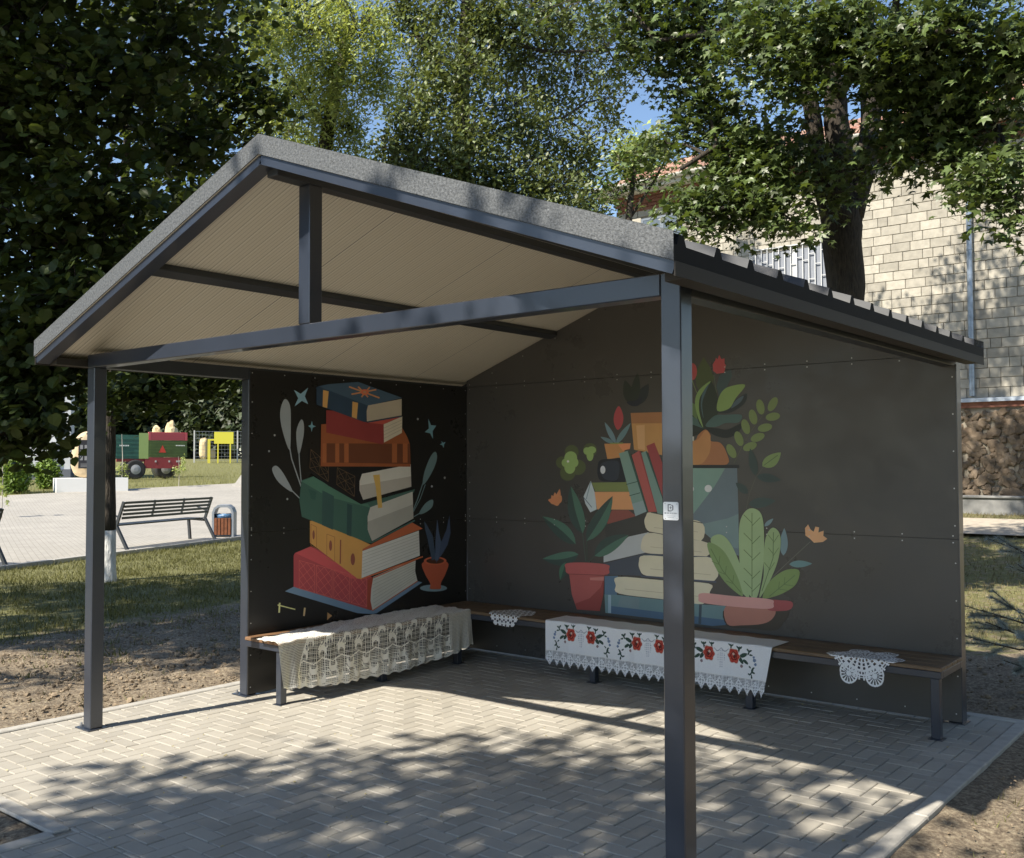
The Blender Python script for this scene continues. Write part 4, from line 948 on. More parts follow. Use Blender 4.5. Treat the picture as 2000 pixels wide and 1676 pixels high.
lf_mid = mat('leaf_mid', (.07, .11, .025), rough=.5, rnd=.45, trans=.3)
def BL(px, py, d, rx, ry, n_, k=None): # blob from photo position and depth
    return (np.array(P(px, py, d)), rx*d/FPX, ry*d/FPX, n_)
def WB(x, y, z, r, rz, n_): return (np.array([x, y, z], float), r, rz, n_)
def tree(name, trunk, limbs, blobs, shape, size, per, spread, leafmat, bark, label, flat=.6, droop=.3, cat='tree', group=None, twig=.006, base=None, twfrac=1.0, strand=0.0):
    """trunk: [(point, radius)...]; limbs: list of the same; blobs: (centre, r, rz, clusters)"""
    b0 = base if base is not None else trunk[0][0]
    t = empty(name, tuple(map(float, b0)), label=label, cat=cat, group=group)
    mb = MB(); nodes = []
    def limb(pts, n_=10):
        pp = [np.array(p, float) for p, r in pts]; rr = [r for p, r in pts]; P2 = []; R3 = []
        for k in range(len(pp)-1):
            for u in np.linspace(0, 1, 4)[:-1]:
                q = pp[k]*(1-u)+pp[k+1]*u+np.random.normal(size=3)*rr[k]*.05; P2.append(q); R3.append(lerp(rr[k], rr[k+1], u))
        P2.append(pp[-1]); R3.append(rr[-1]); mb.tube(P2, R3, n_); nodes.extend(zip(P2, R3))
    limb(trunk, 14)
    for l_ in limbs: limb(l_, 8)
    mb.build('trunk', bark, t, smooth=True)
    tw = MB(); C = []; nds = np.array([n_[0] for n_ in nodes]); base_n = len(nds)
    for (c, r, rz, nc) in blobs:
        d = np.linalg.norm(nds[:base_n]-c, axis=1)+np.maximum(0, nds[:base_n, 2]-c[2])*.8; a = nds[int(np.argmin(d))]
        mid_ = (a+c)/2+np.array([0, 0, .08*np.linalg.norm(c-a)]); r0 = min(.05, .012+.012*np.linalg.norm(c-a)); tw.tube([a, mid_, c], [r0, r0*.75, r0*.4], 5, cap=False)
        for _ in range(nc):
            v = np.random.normal(size=3); v /= np.linalg.norm(v); rad = np.random.rand()**.42; q = c+v*rad*np.array([r, r, rz])
            if np.random.rand() < twfrac: tw.tube([c+(q-c)*.15, (c+q)/2+np.array([0, 0, .04]), q], [twig*1.3, twig, twig*.5], 3, cap=False)
            C.append(q+np.random.normal(size=(per, 3))*np.array([spread, spread, spread*.62])-np.array([0, 0, spread*.25]) if not strand else q+np.random.normal(size=(per, 3))*np.array([spread*.55, spread*.55, .04])-np.array([0, 0, 1])*np.random.rand(per, 1)*strand)
    tw.build('branches', bark, t)
    V, F = leaves(np.concatenate(C), size, shape, flat, droop)
    link('crown', mesh_np('crown', V, [F]), leafmat, t)
    return t
G = lambda x, y: np.array([x, y, height(x, y)-.05])

# big linden close on the left: its trunk runs up the left edge, its crown hangs in front of the plaza
t1b = P(-130, 1500, 8.6); t1b = G(t1b[0], t1b[1])
tree('linden_tree', [(t1b, .24), (P(-75, 700, 8.7), .20), (P(-25, 350, 8.8), .18), (P(-14, 80, 8.9), .17), (P(-10, -250, 9.1), .14), (P(20, -600, 9.3), .1)],
     [[(P(-14, 60, 8.9), .1), (P(140, -60, 9.4), .06), (P(380, -20, 10), .035)], [(P(-25, 400, 8.8), .07), (P(120, 480, 8.6), .04), (P(260, 700, 9.2), .02)], [(P(-20, -100, 8.9), .1), (P(100, -500, 7.6), .05)]],
     [BL(60, 60, 8.9, 130, 120, 62), BL(50, 280, 8.9, 120, 130, 60), BL(60, 500, 8.7, 115, 120, 56), BL(45, 690, 8.5, 100, 110, 60), BL(180, 160, 8.6, 140, 120, 64), BL(200, 380, 8.6, 125, 120, 58),
      BL(150, 590, 8.3, 100, 95, 55), BL(60, 795, 8.2, 75, 55, 30), BL(330, 90, 9.6, 110, 90, 34), BL(360, 270, 9.6, 90, 60, 26), BL(118, 700, 8.6, 70, 52, 26), BL(20, 860, 8.2, 30, 26, 5), BL(70, 862, 8.4, 34, 24, 5), 
      WB(-2.2, -.6, 6.9, 1.5, .8, 110), WB(-1.9, .9, 6.6, 1.4, .8, 80), WB(-3.6, .4, 6.6, 1.4, .8, 80), WB(-2.6, -2.0, 7.9, 1.4, .8, 80), WB(-3.6, -.8, 8.2, 1.4, .9, 60), WB(-4.2, -3.0, 7.4, 1.7, .6, 150), WB(-6.0, -3.4, 7.4, 1.7, .6, 160), WB(-7.7, -3.9, 7.6, 1.5, .6, 120), WB(-5.2, -1.2, 7.2, 1.8, .6, 110), WB(-7.0, -1.2, 7.0, 1.3, .5, 50), WB(-2.9, -3.8, 7.6, 1.2, .5, 60), WB(-2.5, -4.7, 7.5, .9, .4, 46), WB(-3.7, -5.0, 7.4, 1.0, .4, 50), WB(-4.9, -4.7, 7.4, .9, .4, 36), WB(-3.0, -5.9, 7.0, .5, .3, 10), WB(-4.6, -5.9, 7.0, .6, .3, 10), WB(-5.6, -5.2, 7.0, .7, .3, 14), WB(-1.6, 2.2, 6.6, 1.2, .8, 60), WB(-3.2, 2.6, 6.9, 1.3, .8, 50)],
     LINDEN, .095, 24, .16, lf_linden, barkd, 'big dark linden tree at the left edge, trunk running up out of view', flat=.25, droop=.8, base=t1b)
# second linden with whitewashed foot
t2 = G(*on_ground(212, 1132)[:2]); d2 = float((t2-CAM)@FW)
tt2 = tree('linden_tree', [(t2+np.array([0, 0, .72]), .088), (P(213, 900, d2), .085), (P(214, 800, d2), .08), (P(225, 600, d2), .07), (P(250, 250, d2+.3), .05), (P(270, -100, d2+.6), .035)],
     [[(P(216, 760, d2), .035), (P(300, 720, d2-.2), .025), (P(420, 770, d2-.3), .012)], [(P(230, 560, d2), .04), (P(360, 380, d2), .02)], [(P(240, 400, d2), .04), (P(420, 200, d2), .03), (P(520, 140, d2), .015)]],
     [BL(235, 768, d2-.5, 70, 34, 26), BL(310, 738, d2-.4, 80, 36, 40), BL(400, 722, d2-.3, 70, 32, 34), BL(455, 708, d2+1, 50, 30, 20), BL(330, 620, d2, 130, 90, 60), BL(230, 480, d2, 130, 110, 70), BL(370, 400, d2, 110, 90, 60), BL(420, 250, d2, 90, 80, 40),
      BL(300, 200, d2, 120, 110, 60), BL(470, 150, d2, 66, 70, 28), BL(530, 190, d2-.3, 36, 32, 12), BL(400, 20, d2, 110, 70, 34), BL(230, 0, d2, 120, 90, 40), BL(300, -160, d2, 220, 120, 70)],
     LINDEN, .105, 22, .2, lf_linden, barkd, 'slimmer linden tree behind the front left post, its foot painted white', flat=.3, droop=.7, base=t2)
mb = MB(); mb.tube([t2+np.array([0, 0, z]) for z in (-.02, .05, .2, .45, .6, .735)], [.125, .108, .096, .092, .091, .090], 16); mb.build('whitewashed_foot', whitem, tt2, smooth=True)

# maple behind the pavilion on the right
mbse = G(1.57, 7.8); D3 = float((mbse-CAM)@FW)
tree('maple_tree', [(mbse, .27), (P(1650, 640, D3), .215), (P(1652, 560, D3), .205), (P(1645, 470, D3), .21), (P(1640, 400, D3), .215)],
     [[(P(1628, 430, D3), .14), (P(1600, 330, D3), .11), (P(1583, 200, D3-.1), .09), (P(1570, 60, D3-.3), .06)], [(P(1640, 420, D3), .16), (P(1640, 300, D3-.1), .15), (P(1632, 200, D3-.1), .13), (P(1610, 60, D3-.2), .09), (P(1600, -150, D3), .06)],
      [(P(1658, 430, D3), .15), (P(1688, 310, D3), .12), (P(1708, 210, D3), .10), (P(1740, 60, D3), .07)], [(P(1665, 420, D3), .12), (P(1700, 300, D3+.2), .09), (P(1690, 120, D3+.4), .08), (P(1700, -60, D3+.6), .06)],
      [(P(1600, 330, D3), .06), (P(1500, 300, D3-.2), .045), (P(1400, 285, D3-.4), .03), (P(1330, 330, D3-.5), .02)], [(P(1640, 330, D3), .05), (P(1500, 380, D3-.6), .03), (P(1400, 410, D3-.9), .015)],
      [(P(1583, 200, D3), .04), (P(1520, 190, D3), .03), (P(1480, 130, D3), .02)], [(P(1720, 180, D3), .06), (P(1820, 150, D3-1), .04), (P(1950, 250, D3-1.8), .02)], [(P(1632, 200, D3), .07), (P(1700, 60, D3-1.5), .05), (P(1850, 60, D3-2.5), .03)],
      [(P(1600, 100, D3), .06), (P(1420, 60, D3-.3), .04), (P(1280, 80, D3-.4), .02)]],
     [BL(1250, 40, D3, 70, 90, 34), BL(1340, 110, D3, 80, 70, 40), BL(1360, 20, D3, 90, 60, 38), BL(1380, 210, D3, 75, 50, 34), BL(1440, 310, D3-.2, 90, 50, 38), BL(1380, 395, D3-.6, 62, 40, 26), BL(1470, 400, D3-.7, 80, 40, 30), BL(1530, 330, D3-.5, 70, 55, 28),
      BL(1545, 260, D3-.3, 30, 26, 7), BL(1460, 262, D3, 46, 26, 14), BL(1930, 230, D3-1.6, 60, 30, 18), BL(1680, 330, D3-.9, 26, 22, 5), BL(1300, 280, D3, 24, 24, 6), BL(1560, 440, D3-.9, 30, 24, 6), BL(1345, 445, D3-.7, 26, 20, 5), BL(1500, 60, D3-1, 90, 70, 42), BL(1560, 130, D3-1.4, 70, 60, 26), BL(1640, 60, D3-1.6, 100, 70, 46), BL(1740, 90, D3-1.8, 100, 75, 50), BL(1850, 60, D3-2.2, 110, 80, 50), BL(1960, 110, D3-2.4, 80, 90, 36),
      BL(1800, 190, D3-1.6, 80, 60, 34), BL(1830, 285, D3-1.5, 75, 48, 32), BL(1745, 270, D3-1.2, 50, 50, 18), BL(1880, 170, D3-1.8, 80, 50, 26), BL(1950, 340, D3-2.4, 62, 50, 24), BL(1990, 420, D3-2.6, 26, 40, 7), BL(1910, 300, D3-2, 34, 30, 7), BL(1650, 300, D3-.8, 26, 26, 4), BL(1630, 380, D3-.7, 24, 22, 4), BL(1490, 20, D3+.6, 80, 50, 26),
      WB(3.4, 9.4, 8.0, 1.6, .8, 46), WB(4.2, 12.2, 9.4, 1.7, .7, 40), WB(5.8, 10.8, 9.4, 1.6, .8, 36), WB(1.6, 10.6, 9.0, 1.5, .7, 16), WB(6.6, 13.2, 8.4, 1.6, .9, 36), WB(-.5, 11.5, 10.4, 1.3, .6, 44), WB(-1.9, 11.8, 9.9, 1.1, .4, 24), WB(.5, 11.3, 11.4, 1.4, .7, 50), WB(-1.0, 10.4, 11.2, 1.2, .5, 30), WB(-.3, 9, 10.6, 1.4, .6, 40), WB(.6, 9.3, 10.0, 1.2, .5, 30), WB(.9, 8.2, 9.6, 1.2, .5, 30), WB(1.0, 7.0, 7.6, 1.4, .6, 34), WB(-.4, 6.2, 6.9, 1.2, .5, 26), WB(3.2, 5.4, 7.2, 1.1, .4, 12)],
     MAPLE, .112, 29, .18, lf_maple, barkd, 'tall maple with several dark stems rising behind the right side of the pavilion roof', flat=.3, droop=.9, base=mbse)
# bright yellow green tree above the ridge, left of centre
D5 = 17.0; b5 = P(600, 900, D5); b5 = G(b5[0], b5[1])
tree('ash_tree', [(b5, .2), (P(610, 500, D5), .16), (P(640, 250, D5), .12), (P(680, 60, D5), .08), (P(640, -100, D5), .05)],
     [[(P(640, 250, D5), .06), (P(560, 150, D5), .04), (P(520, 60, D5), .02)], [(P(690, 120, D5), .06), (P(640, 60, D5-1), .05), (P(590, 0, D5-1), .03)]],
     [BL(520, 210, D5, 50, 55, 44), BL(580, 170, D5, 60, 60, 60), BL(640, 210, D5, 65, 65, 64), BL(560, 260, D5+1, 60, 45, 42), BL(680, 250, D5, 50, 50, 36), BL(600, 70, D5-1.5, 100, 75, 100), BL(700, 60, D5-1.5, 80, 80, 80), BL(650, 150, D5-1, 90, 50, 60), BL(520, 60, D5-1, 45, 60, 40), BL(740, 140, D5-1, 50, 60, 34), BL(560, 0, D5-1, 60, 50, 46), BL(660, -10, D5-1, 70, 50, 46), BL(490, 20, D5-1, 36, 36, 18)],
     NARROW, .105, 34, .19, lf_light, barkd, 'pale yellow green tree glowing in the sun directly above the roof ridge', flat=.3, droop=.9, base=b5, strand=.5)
D4 = 19.0; b4 = P(905, 880, D4); b4 = G(b4[0], b4[1])
tree('birch_tree', [(b4, .26), (P(900, 420, D4), .2), (P(900, 180, D4), .16), (P(915, 0, D4), .12), (P(925, -200, D4), .07)],
     [[(P(900, 200, D4), .08), (P(820, 80, D4), .05), (P(760, -20, D4), .03)], [(P(905, 150, D4), .08), (P(1000, 60, D4), .05), (P(1080, -40, D4), .03)], [(P(900, 300, D4), .06), (P(1010, 240, D4), .04), (P(1100, 230, D4), .02)], [(P(900, 330, D4), .06), (P(800, 300, D4), .03)], [(P(910, 60, D4), .06), (P(1060, 100, D4), .04), (P(1180, 100, D4), .02)]],
     [BL(760, 290, D4-1, 60, 50, 48), BL(830, 330, D4-1.5, 80, 60, 80), BL(820, 210, D4-1, 80, 60, 80), BL(930, 360, D4-1, 90, 55, 90), BL(910, 260, D4-1.5, 80, 60, 76), BL(1010, 330, D4-1, 80, 60, 78), BL(1090, 370, D4-1, 70, 60, 60), BL(1150, 370, D4, 50, 60, 36), BL(1000, 210, D4-.5, 80, 60, 70), BL(1080, 270, D4, 80, 60, 62), BL(1150, 270, D4, 55, 45, 34),
      BL(830, 90, D4-.5, 70, 60, 60), BL(900, 130, D4-1, 80, 70, 66), BL(960, 60, D4, 80, 70, 60), BL(1040, 110, D4+.5, 80, 60, 52), BL(1120, 150, D4+.5, 80, 50, 42), BL(1190, 190, D4+.5, 40, 26, 12), BL(1100, 40, D4+1, 90, 50, 40), BL(1180, 70, D4+1, 60, 50, 24), BL(880, -10, D4, 120, 50, 70), BL(1200, 120, D4+1, 40, 30, 10), BL(1230, 40, D4+1, 40, 40, 10), BL(790, 0, D4, 60, 60, 40), BL(960, -10, D4-.5, 70, 50, 46), BL(1040, 10, D4, 70, 50, 40), BL(1130, -10, D4, 80, 50, 40)],
     RHOMB, .11, 34, .22, lf_birch, barkd, 'broad grey green tree with drooping twigs behind the middle of the pavilion roof', flat=.2, droop=1.0, base=b4, strand=.75)
D6 = 17.0; b6 = P(1230, 880, D6); b6 = G(b6[0], b6[1])
tree('small_tree', [(b6, .1), (P(1225, 560, D6), .08), (P(1228, 420, D6), .06), (P(1240, 330, D6), .035)], [[(P(1228, 430, D6), .03), (P(1280, 350, D6), .02), (P(1300, 310, D6), .01)]],
     [BL(1215, 320, D6, 42, 40, 22), BL(1260, 300, D6, 48, 34, 24), BL(1200, 380, D6, 34, 40, 16), BL(1290, 330, D6-.3, 30, 20, 8), BL(1260, 355, D6, 26, 26, 6)], RHOMB, .1, 16, .16, lf_mid, barkd, 'small leafy tree at the left corner of the stone building', flat=.4, droop=.5, base=b6)
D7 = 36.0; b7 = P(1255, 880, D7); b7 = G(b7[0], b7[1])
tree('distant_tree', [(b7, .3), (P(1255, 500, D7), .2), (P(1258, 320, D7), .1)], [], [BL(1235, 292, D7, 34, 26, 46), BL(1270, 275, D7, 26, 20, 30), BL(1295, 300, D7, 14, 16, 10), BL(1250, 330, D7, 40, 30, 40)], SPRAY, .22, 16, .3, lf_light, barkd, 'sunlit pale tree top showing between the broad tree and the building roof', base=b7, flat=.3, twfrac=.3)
# trees behind the plaza, far left to centre
for k, (px, d, w, top, lab) in enumerate(((40, 84, 150, 620, 'dark far tree behind the white building'), (200, 90, 140, 600, 'dark far tree behind the monument stone'), (345, 92, 120, 640, 'dark far tree behind the red and green trailer'),
                                         (455, 88, 110, 620, 'dark far tree behind the yellow play board'), (560, 80, 130, 560, 'dark far tree hidden mostly by the book stack wall'), (740, 50, 150, 420, 'far tree seen through gaps above the roof'))):
    bb = P(px, 880, d); bb = G(bb[0], bb[1])
    tree('distant_tree', [(bb, .3), (P(px, 840, d), .26), (P(px+5, 760, d), .22), (P(px-4, top+80, d), .1)], [],
         [BL(px, top+60, d, w*.6, 60, 46), BL(px-w*.4, top+130, d, w*.5, 60, 44), BL(px+w*.4, top+130, d, w*.5, 60, 44), BL(px, top+190, d-1, w*.7, 50, 54), BL(px-w*.35, 830, d, w*.4, 28, 26), BL(px+w*.3, 828, d, w*.4, 28, 26)],
         SPRAY, .7, 20, .85, lf_dark, barkd, lab, cat='tree', group='far trees behind the plaza', base=bb, flat=.3, twfrac=.15)
C = []
for _ in range(2600):
    px = random.uniform(-150, 1500); d = random.uniform(100, 125); q = P(px, 880, d); g_ = height(q[0], q[1]); C.append(np.array([q[0], q[1], g_+random.random()**1.1*11])+np.random.normal(size=(9, 3))*.9)
V, F = leaves(np.concatenate(C), 1.3, SPRAY, .2, .3); tag(link('far_wood', mesh_np('far_wood', V, [F]), lf_dark), kind='stuff', label='dark belt of distant woodland closing the view behind the plaza', cat='woodland')
# trees standing behind the camera whose crowns dapple the paving
def back_tree(base, trunkpts, blobs, label):
    tree('maple_tree', [(G(*base), .22)]+trunkpts, [], blobs, MAPLE, .14, 13, .2, lf_maple, barkd, label, flat=.6, base=G(*base), twfrac=.5)
back_tree((-.6, -8.6), [((-.5, -8.4, 3), .2), ((.2, -7.6, 5.5), .14), ((1.2, -6.8, 7.2), .08)],
          [WB(1.35, -6.15, 6.6, 1.2, .7, 92), WB(2.3, -6.4, 6.6, 1.15, .7, 84), WB(.75, -6.7, 6.4, 1.0, .6, 60), WB(3.05, -5.6, 6.4, .95, .5, 55), WB(1.7, -5.2, 6.6, .7, .4, 26), WB(2.6, -7.3, 6.2, 1.2, .6, 60), WB(1.2, -7.6, 6.2, 1.2, .6, 56), WB(2.3, -4.9, 6.9, .6, .3, 16), WB(1.0, -4.7, 8.2, .5, .3, 5), WB(3.6, -4.0, 7.2, .5, .4, 8)], 'maple standing behind the photographer, its crown shading the front paving')
back_tree((9.2, -1.0), [((9.1, -.9, 3), .2), ((8.2, -.6, 5), .14), ((6.8, -.2, 6), .08)],
          [WB(5.4, -.9, 5.6, .9, .5, 26), WB(5.0, .4, 6.0, .9, .5, 30), WB(6.6, 0, 6.0, 1.3, .7, 50), WB(7.6, 1.4, 6.2, 1.4, .7, 50), WB(6.6, 2.2, 6.4, 1.2, .6, 36), WB(5.4, -3.2, 5.4, .8, .4, 14), WB(5.1, 1.6, 7.0, .8, .4, 22), WB(2.8, -.4, 8.2, 1.2, .5, 46), WB(4.0, -2.0, 7.6, .9, .4, 30)], 'maple standing to the right of the photographer, its crown shading the soil by the kerb')

far_behind = None  # unseen trees added round the camera to block sky light and deepen shade
for k, (x, y, hh, rr) in enumerate(((-11, -11.5, 9, 3.6), (13, -4, 9.3, 4.0), (11.6, 4.2, 9, 3.7), (-17, -9, 8, 3.6))):
    if far_behind is None:
        far_behind = tree('sky_blocker_tree', [(G(x, y), .25), (np.array([x, y, 3.0]), .2), (np.array([x+.2, y, hh*.7]), .1)], [], [WB(x, y, hh*.62, rr, hh*.33, 150), WB(x-rr*.5, y+.5, hh*.45, rr*.7, hh*.25, 60), WB(x+rr*.5, y-.5, hh*.45, rr*.7, hh*.25, 60)],
             SPRAY, .62, 14, .6, lf_dark, barkd, 'unseen dark tree added behind the photographer on the left to block sky light', group='unseen trees added to block sky light', base=G(x, y), twfrac=.05)
        fb0 = (x, y)
    else:
        c_ = far_behind.copy(); col.objects.link(c_); c_.location = (x, y, far_behind.location.z); c_.rotation_euler = (0, 0, k*1.1); c_.scale = (rr/3.6, rr/3.6, hh/9)
        c_['label'] = ('', 'tallest added tree, to the right of the photographer, blocking sky light', 'added tree to the right, nearest the stone building, blocking sky light', 'smallest added tree, far to the left of the photographer, blocking sky light')[k]
        for ch in list(far_behind.children):
            pin = ch.matrix_parent_inverse.copy(); d_ = ch.copy(); col.objects.link(d_); d_.parent = c_; d_.matrix_parent_inverse = pin

# ------------------------------------------------------------------ stone building
FYB = 17.5
def fz(px, py): q = on_y(px, py, FYB); return q
gx0, gx1 = -7.6, 9.5; z_plinth0, z_plinth, z_sill, z_eave = .40, .94, 2.74, 8.25
bld = empty('stone_building', (1, FYB, .5), label='two storey building of pale limestone blocks with a red tiled roof behind the maple', cat='building')
blockm = mat('limestone', (.38, .355, .30), rough=.95, rnd=.18, var=.13, scale=6, bump=.5, bscale=60, bdist=.01)
wq = fz(1466, 494); wx0 = wq[0]; wz1 = wq[2]; wx1 = wx0+2.05; wz0 = wz1-1.75
wins = [(wx0, wx1, wz0, wz1)]
w2 = fz(1252, 428); wins.append((w2[0], w2[0]+1.15, w2[2]-1.5, w2[2]))
wins.append((wx0-.1, wx1+.1, 3.1, 4.6)); wins.append((5.6, 7.4, wz0, wz1))
mb = MB(); mb.box((gx0, FYB+.02, z_plinth0), (gx1, FYB+.35, 8.2)); mb.box((gx0, FYB+.35, z_plinth0), (gx0+.3, FYB+9, 8.2)); mb.box((gx1-.3, FYB+.35, z_plinth0), (gx1, FYB+9, 8.2)); mb.box((gx0, FYB+8.7, z_plinth0), (gx1, FYB+9, 8.2))
mb.build('wall_core', mat('mortar', (.27, .24, .19), rough=.95, var=.2, scale=5), bld)
mb = MB(); ch = .19; nrow = int((7.75-z_sill-.06)/ch)
for r_ in range(nrow):
    z0 = z_sill+.08+r_*ch; x = gx0-random.uniform(0, .3)
    while x < gx1:
        L = random.choice((.39, .39, .39, .2)); a, b_ = x+.005, min(x+L-.005, gx1+.01); x += L
        segs = [(max(a, gx0-.01), b_)]
        for (w0, w1, q0_, q1_) in wins:
            if z0+ch*.6 < q0_ or z0+ch*.4 > q1_: continue
            ns = []
            for (s0, s1) in segs:
                if s1 <= w0 or s0 >= w1: ns.append((s0, s1))
                else:
                    if w0-s0 > .04: ns.append((s0, w0))
                    if s1-w1 > .04: ns.append((w1, s1))
            segs = ns
        for s0, s1 in segs:
            if s1-s0 > .03:
                d = random.uniform(0, .008); mb.box((s0, FYB-.0-d, z0+.005), (s1, FYB+.03, z0+ch-.005), bev=.006)
mb.build('block_wall', blockm, bld)
redbrick = mat('red_brick', (.17, .065, .045), base2=(.26, .12, .08), rough=.9, scale=12, bump=.4, bscale=40)
mb = MB()
for k in range(5):
    z0 = 7.72+k*.075; n_ = int((gx1-gx0)/.26); off = .13*(k % 2); pr_ = (.0, .03, .06, .06, .12)[k]
    for i in range(n_+1):
        a = gx0-.05+i*.26+off; mb.box((a+.005, FYB-.02-pr_, z0+.004), (a+.253, FYB+.04, z0+.071))
mb.build('brick_cornice', redbrick, bld)
mb = MB(); mb.box((gx0-.4, FYB-.47, 8.10), (gx1+.4, FYB+.1, 8.14)); mb.box((gx0-.4, FYB-.50, 8.10), (gx1+.4, FYB-.471, 8.26)); mb.build('eaves_board', mat('eaves_paint', (.62, .60, .54), rough=.6, var=.15, scale=4), bld)
gut = MB(); nseg = 8
for (xa_, xb_) in ((gx0-.4, gx1+.4),):
    ring = [(FYB-.58+.075*math.cos(math.pi+math.pi*k/nseg), 8.27+.075*math.sin(math.pi+math.pi*k/nseg)) for k in range(nseg+1)]
    gut.add([(xa_, y, z) for y, z in ring]+[(xb_, y, z) for y, z in ring], [(k, k+1, nseg+2+k, nseg+1+k) for k in range(nseg)])
gut.build('gutter', mat('gutter_tin', (.66, .65, .60), rough=.45, metal=.2, var=.2, scale=6), bld)
tilem = mat('roof_tile', (.22, .07, .05), base2=(.46, .34, .26), rough=.9, scale=5.5, rnd=.3, bump=.4, bscale=30)
mb = MB(); rs = .42; ns_ = math.sqrt(1+rs*rs)
rw, rh = .30, .33
for r_ in range(16):
    for i in range(int((gx1-gx0+.9)/rw)):
        x = gx0-.45+i*rw+(r_ % 2)*.15; y0 = FYB-.50+r_*rh/ns_; z0 = 8.27+(y0-FYB+.5)*rs; y1_ = y0+rh*1.15/ns_; z1 = z0+(y1_-y0)*rs
        h_ = .028; pts_ = []
        for t in (0, .3, .7, 1): pts_ += [(x+t*rw, y0, z0+.03+h_*(1 if t in (.3, .7) else -.3)), (x+t*rw, y1_, z1+h_*(1 if t in (.3, .7) else -.3)-.012)]
        b_ = [(x, y0, z0), (x+rw, y0, z0)]
        mb.add(pts_+b_, [(0, 2, 3, 1), (2, 4, 5, 3), (4, 6, 7, 5), (8, 9, 6, 4, 2, 0)])
yr = FYB-.5+16*rh/ns_
mb.add([(gx0-.45, FYB-.5, 8.255), (gx1+.5, FYB-.5, 8.255), (gx1+.5, yr+.1, 8.255+(yr-FYB+.6)*rs), (gx0-.45, yr+.1, 8.255+(yr-FYB+.6)*rs), (gx1+.5, FYB+9.4, 8.2), (gx0-.45, FYB+9.4, 8.2)], [(0, 1, 2, 3), (3, 2, 4, 5), (0, 3, 5), (1, 4, 2)])
mb.build('tiled_roof', tilem, bld)
# windows
glassm = mat('window_glass', (.10, .12, .14), rough=.08, spec=.8); curtm = mat('curtain', (.24, .26, .30), rough=.9, var=.25, scale=14, stretch=(6, 1, .2))
whitem2 = mat('white_metal', (.52, .53, .54), rough=.5); greyfr = mat('grey_frame', (.16, .19, .23), rough=.5)
for k, (a, b_, z0, z1) in enumerate(wins):
    fr = MB(); fm = greyfr if k == 1 else whitem2; t_ = .05
    fr.box((a, FYB+.004, z0), (a+t_, FYB+.06, z1)); fr.box((b_-t_, FYB+.004, z0), (b_, FYB+.06, z1)); fr.box((a+t_+.001, FYB+.004, z1-t_), (b_-t_-.001, FYB+.06, z1)); fr.box((a+t_+.001, FYB+.004, z0), (b_-t_-.001, FYB+.06, z0+t_))
    mx_ = a+(b_-a)*.5; fr.box((mx_-.05, FYB+.0, z0+t_+.001), (mx_+.05, FYB+.055, z1-t_-.001))
    w_ = fr.build('window', fm, bld); gb = MB(); gb.add([(a, FYB+.012, z0), (b_, FYB+.012, z0), (b_, FYB+.012, z1), (a, FYB+.012, z1)], [(0, 1, 2, 3)]); gb.build('pane', curtm if k != 1 else glassm, w_)
    if k in (0, 2, 3):
        g_ = MB(); n_ = 15; yy = FYB-.03
        for i in range(n_+1): x = a+(b_-a)*i/n_; g_.box((x-.010, yy-.010, z0), (x+.010, yy+.010, z1+.01))
        g_.box((a-.02, yy-.022, z1+.011), (b_+.02, yy+.012, z1+.035)); g_.box((a-.02, yy-.022, z0-.02), (b_+.02, yy+.012, z0-.001))
        for i in range(n_):
            x = a+(b_-a)*i/n_
            for q in range(3):
                zz = z1-(.16 if i % 2 == 0 else .34)-q*.55-(i % 3)*.05
                if zz > z0: g_.box((x+.0105, yy-.008, zz-.008), (x+(b_-a)/n_-.0105, yy+.008, zz+.008))
        g_.build('window_grille', whitem2, w_)
# downpipe
dp = fz(1896, 500)[0]; mb = MB(); mb.tube([(dp, FYB-.42, 8.2), (dp, FYB-.3, 8.0), (dp, FYB-.09, 7.7), (dp, FYB-.09, 5), (dp, FYB-.09, 2.86)], .055, 12)
for z in (3.2, 4.4, 5.7, 6.9): mb.tube([(dp, FYB-.09, z), (dp, FYB-.09, z+.03)], .064, 12)
mb.build('downpipe', mat('pipe_zinc', (.30, .35, .42), rough=.35, metal=.6, var=.25, scale=5), bld, smooth=False)
# sill band, rubble base, plinth
mb = MB(); mb.box((gx0-.05, FYB-.10, z_sill), (gx1, FYB+.02, z_sill+.075)); mb.build('sill_band', mat('zinc_sill', (.48, .54, .62), rough=.5, var=.12, scale=3), bld)
mb = MB(); mb.box((gx0, FYB-.03, z_sill-.11), (gx1, FYB+.02, z_sill-.001)); mb.build('brick_course', redbrick, bld)
stm = mat('rubble_stone', (.10, .07, .045), base2=(.20, .155, .11), rough=.95, scale=4, rnd=.35, bump=.5, bscale=25)
Vs = []; Fs = []; bs = 0
for r_ in range(17):
    for i in range(int((gx1+.6+1)/.135)):
        x = -1.2+i*.135+random.uniform(-.06, .06); z = z_plinth+.05+r_*.108+random.uniform(-.05, .05)
        if z > z_sill-.13: continue
        v, f = ICO1; k_ = random.choice((.6, .8, 1, 1.25)); s = np.array([random.uniform(.07, .12)*k_, random.uniform(.03, .055), random.uniform(.05, .085)*k_]); a = random.random()*3.1; ca, sa = math.cos(a), math.sin(a)
        q = np.sign(v)*np.abs(v)**.7*s*np.random.uniform(.78, 1.2, (len(v), 1)); q = np.stack([q[:, 0]*ca-q[:, 2]*sa, q[:, 1], q[:, 0]*sa+q[:, 2]*ca], 1)
        Vs.append(q+np.array([x, FYB-.0, z])); Fs.append(f+bs); bs += len(v)
link('rubble_wall', mesh_np('rubble_wall', np.concatenate(Vs), [np.concatenate(Fs)]), stm, bld)
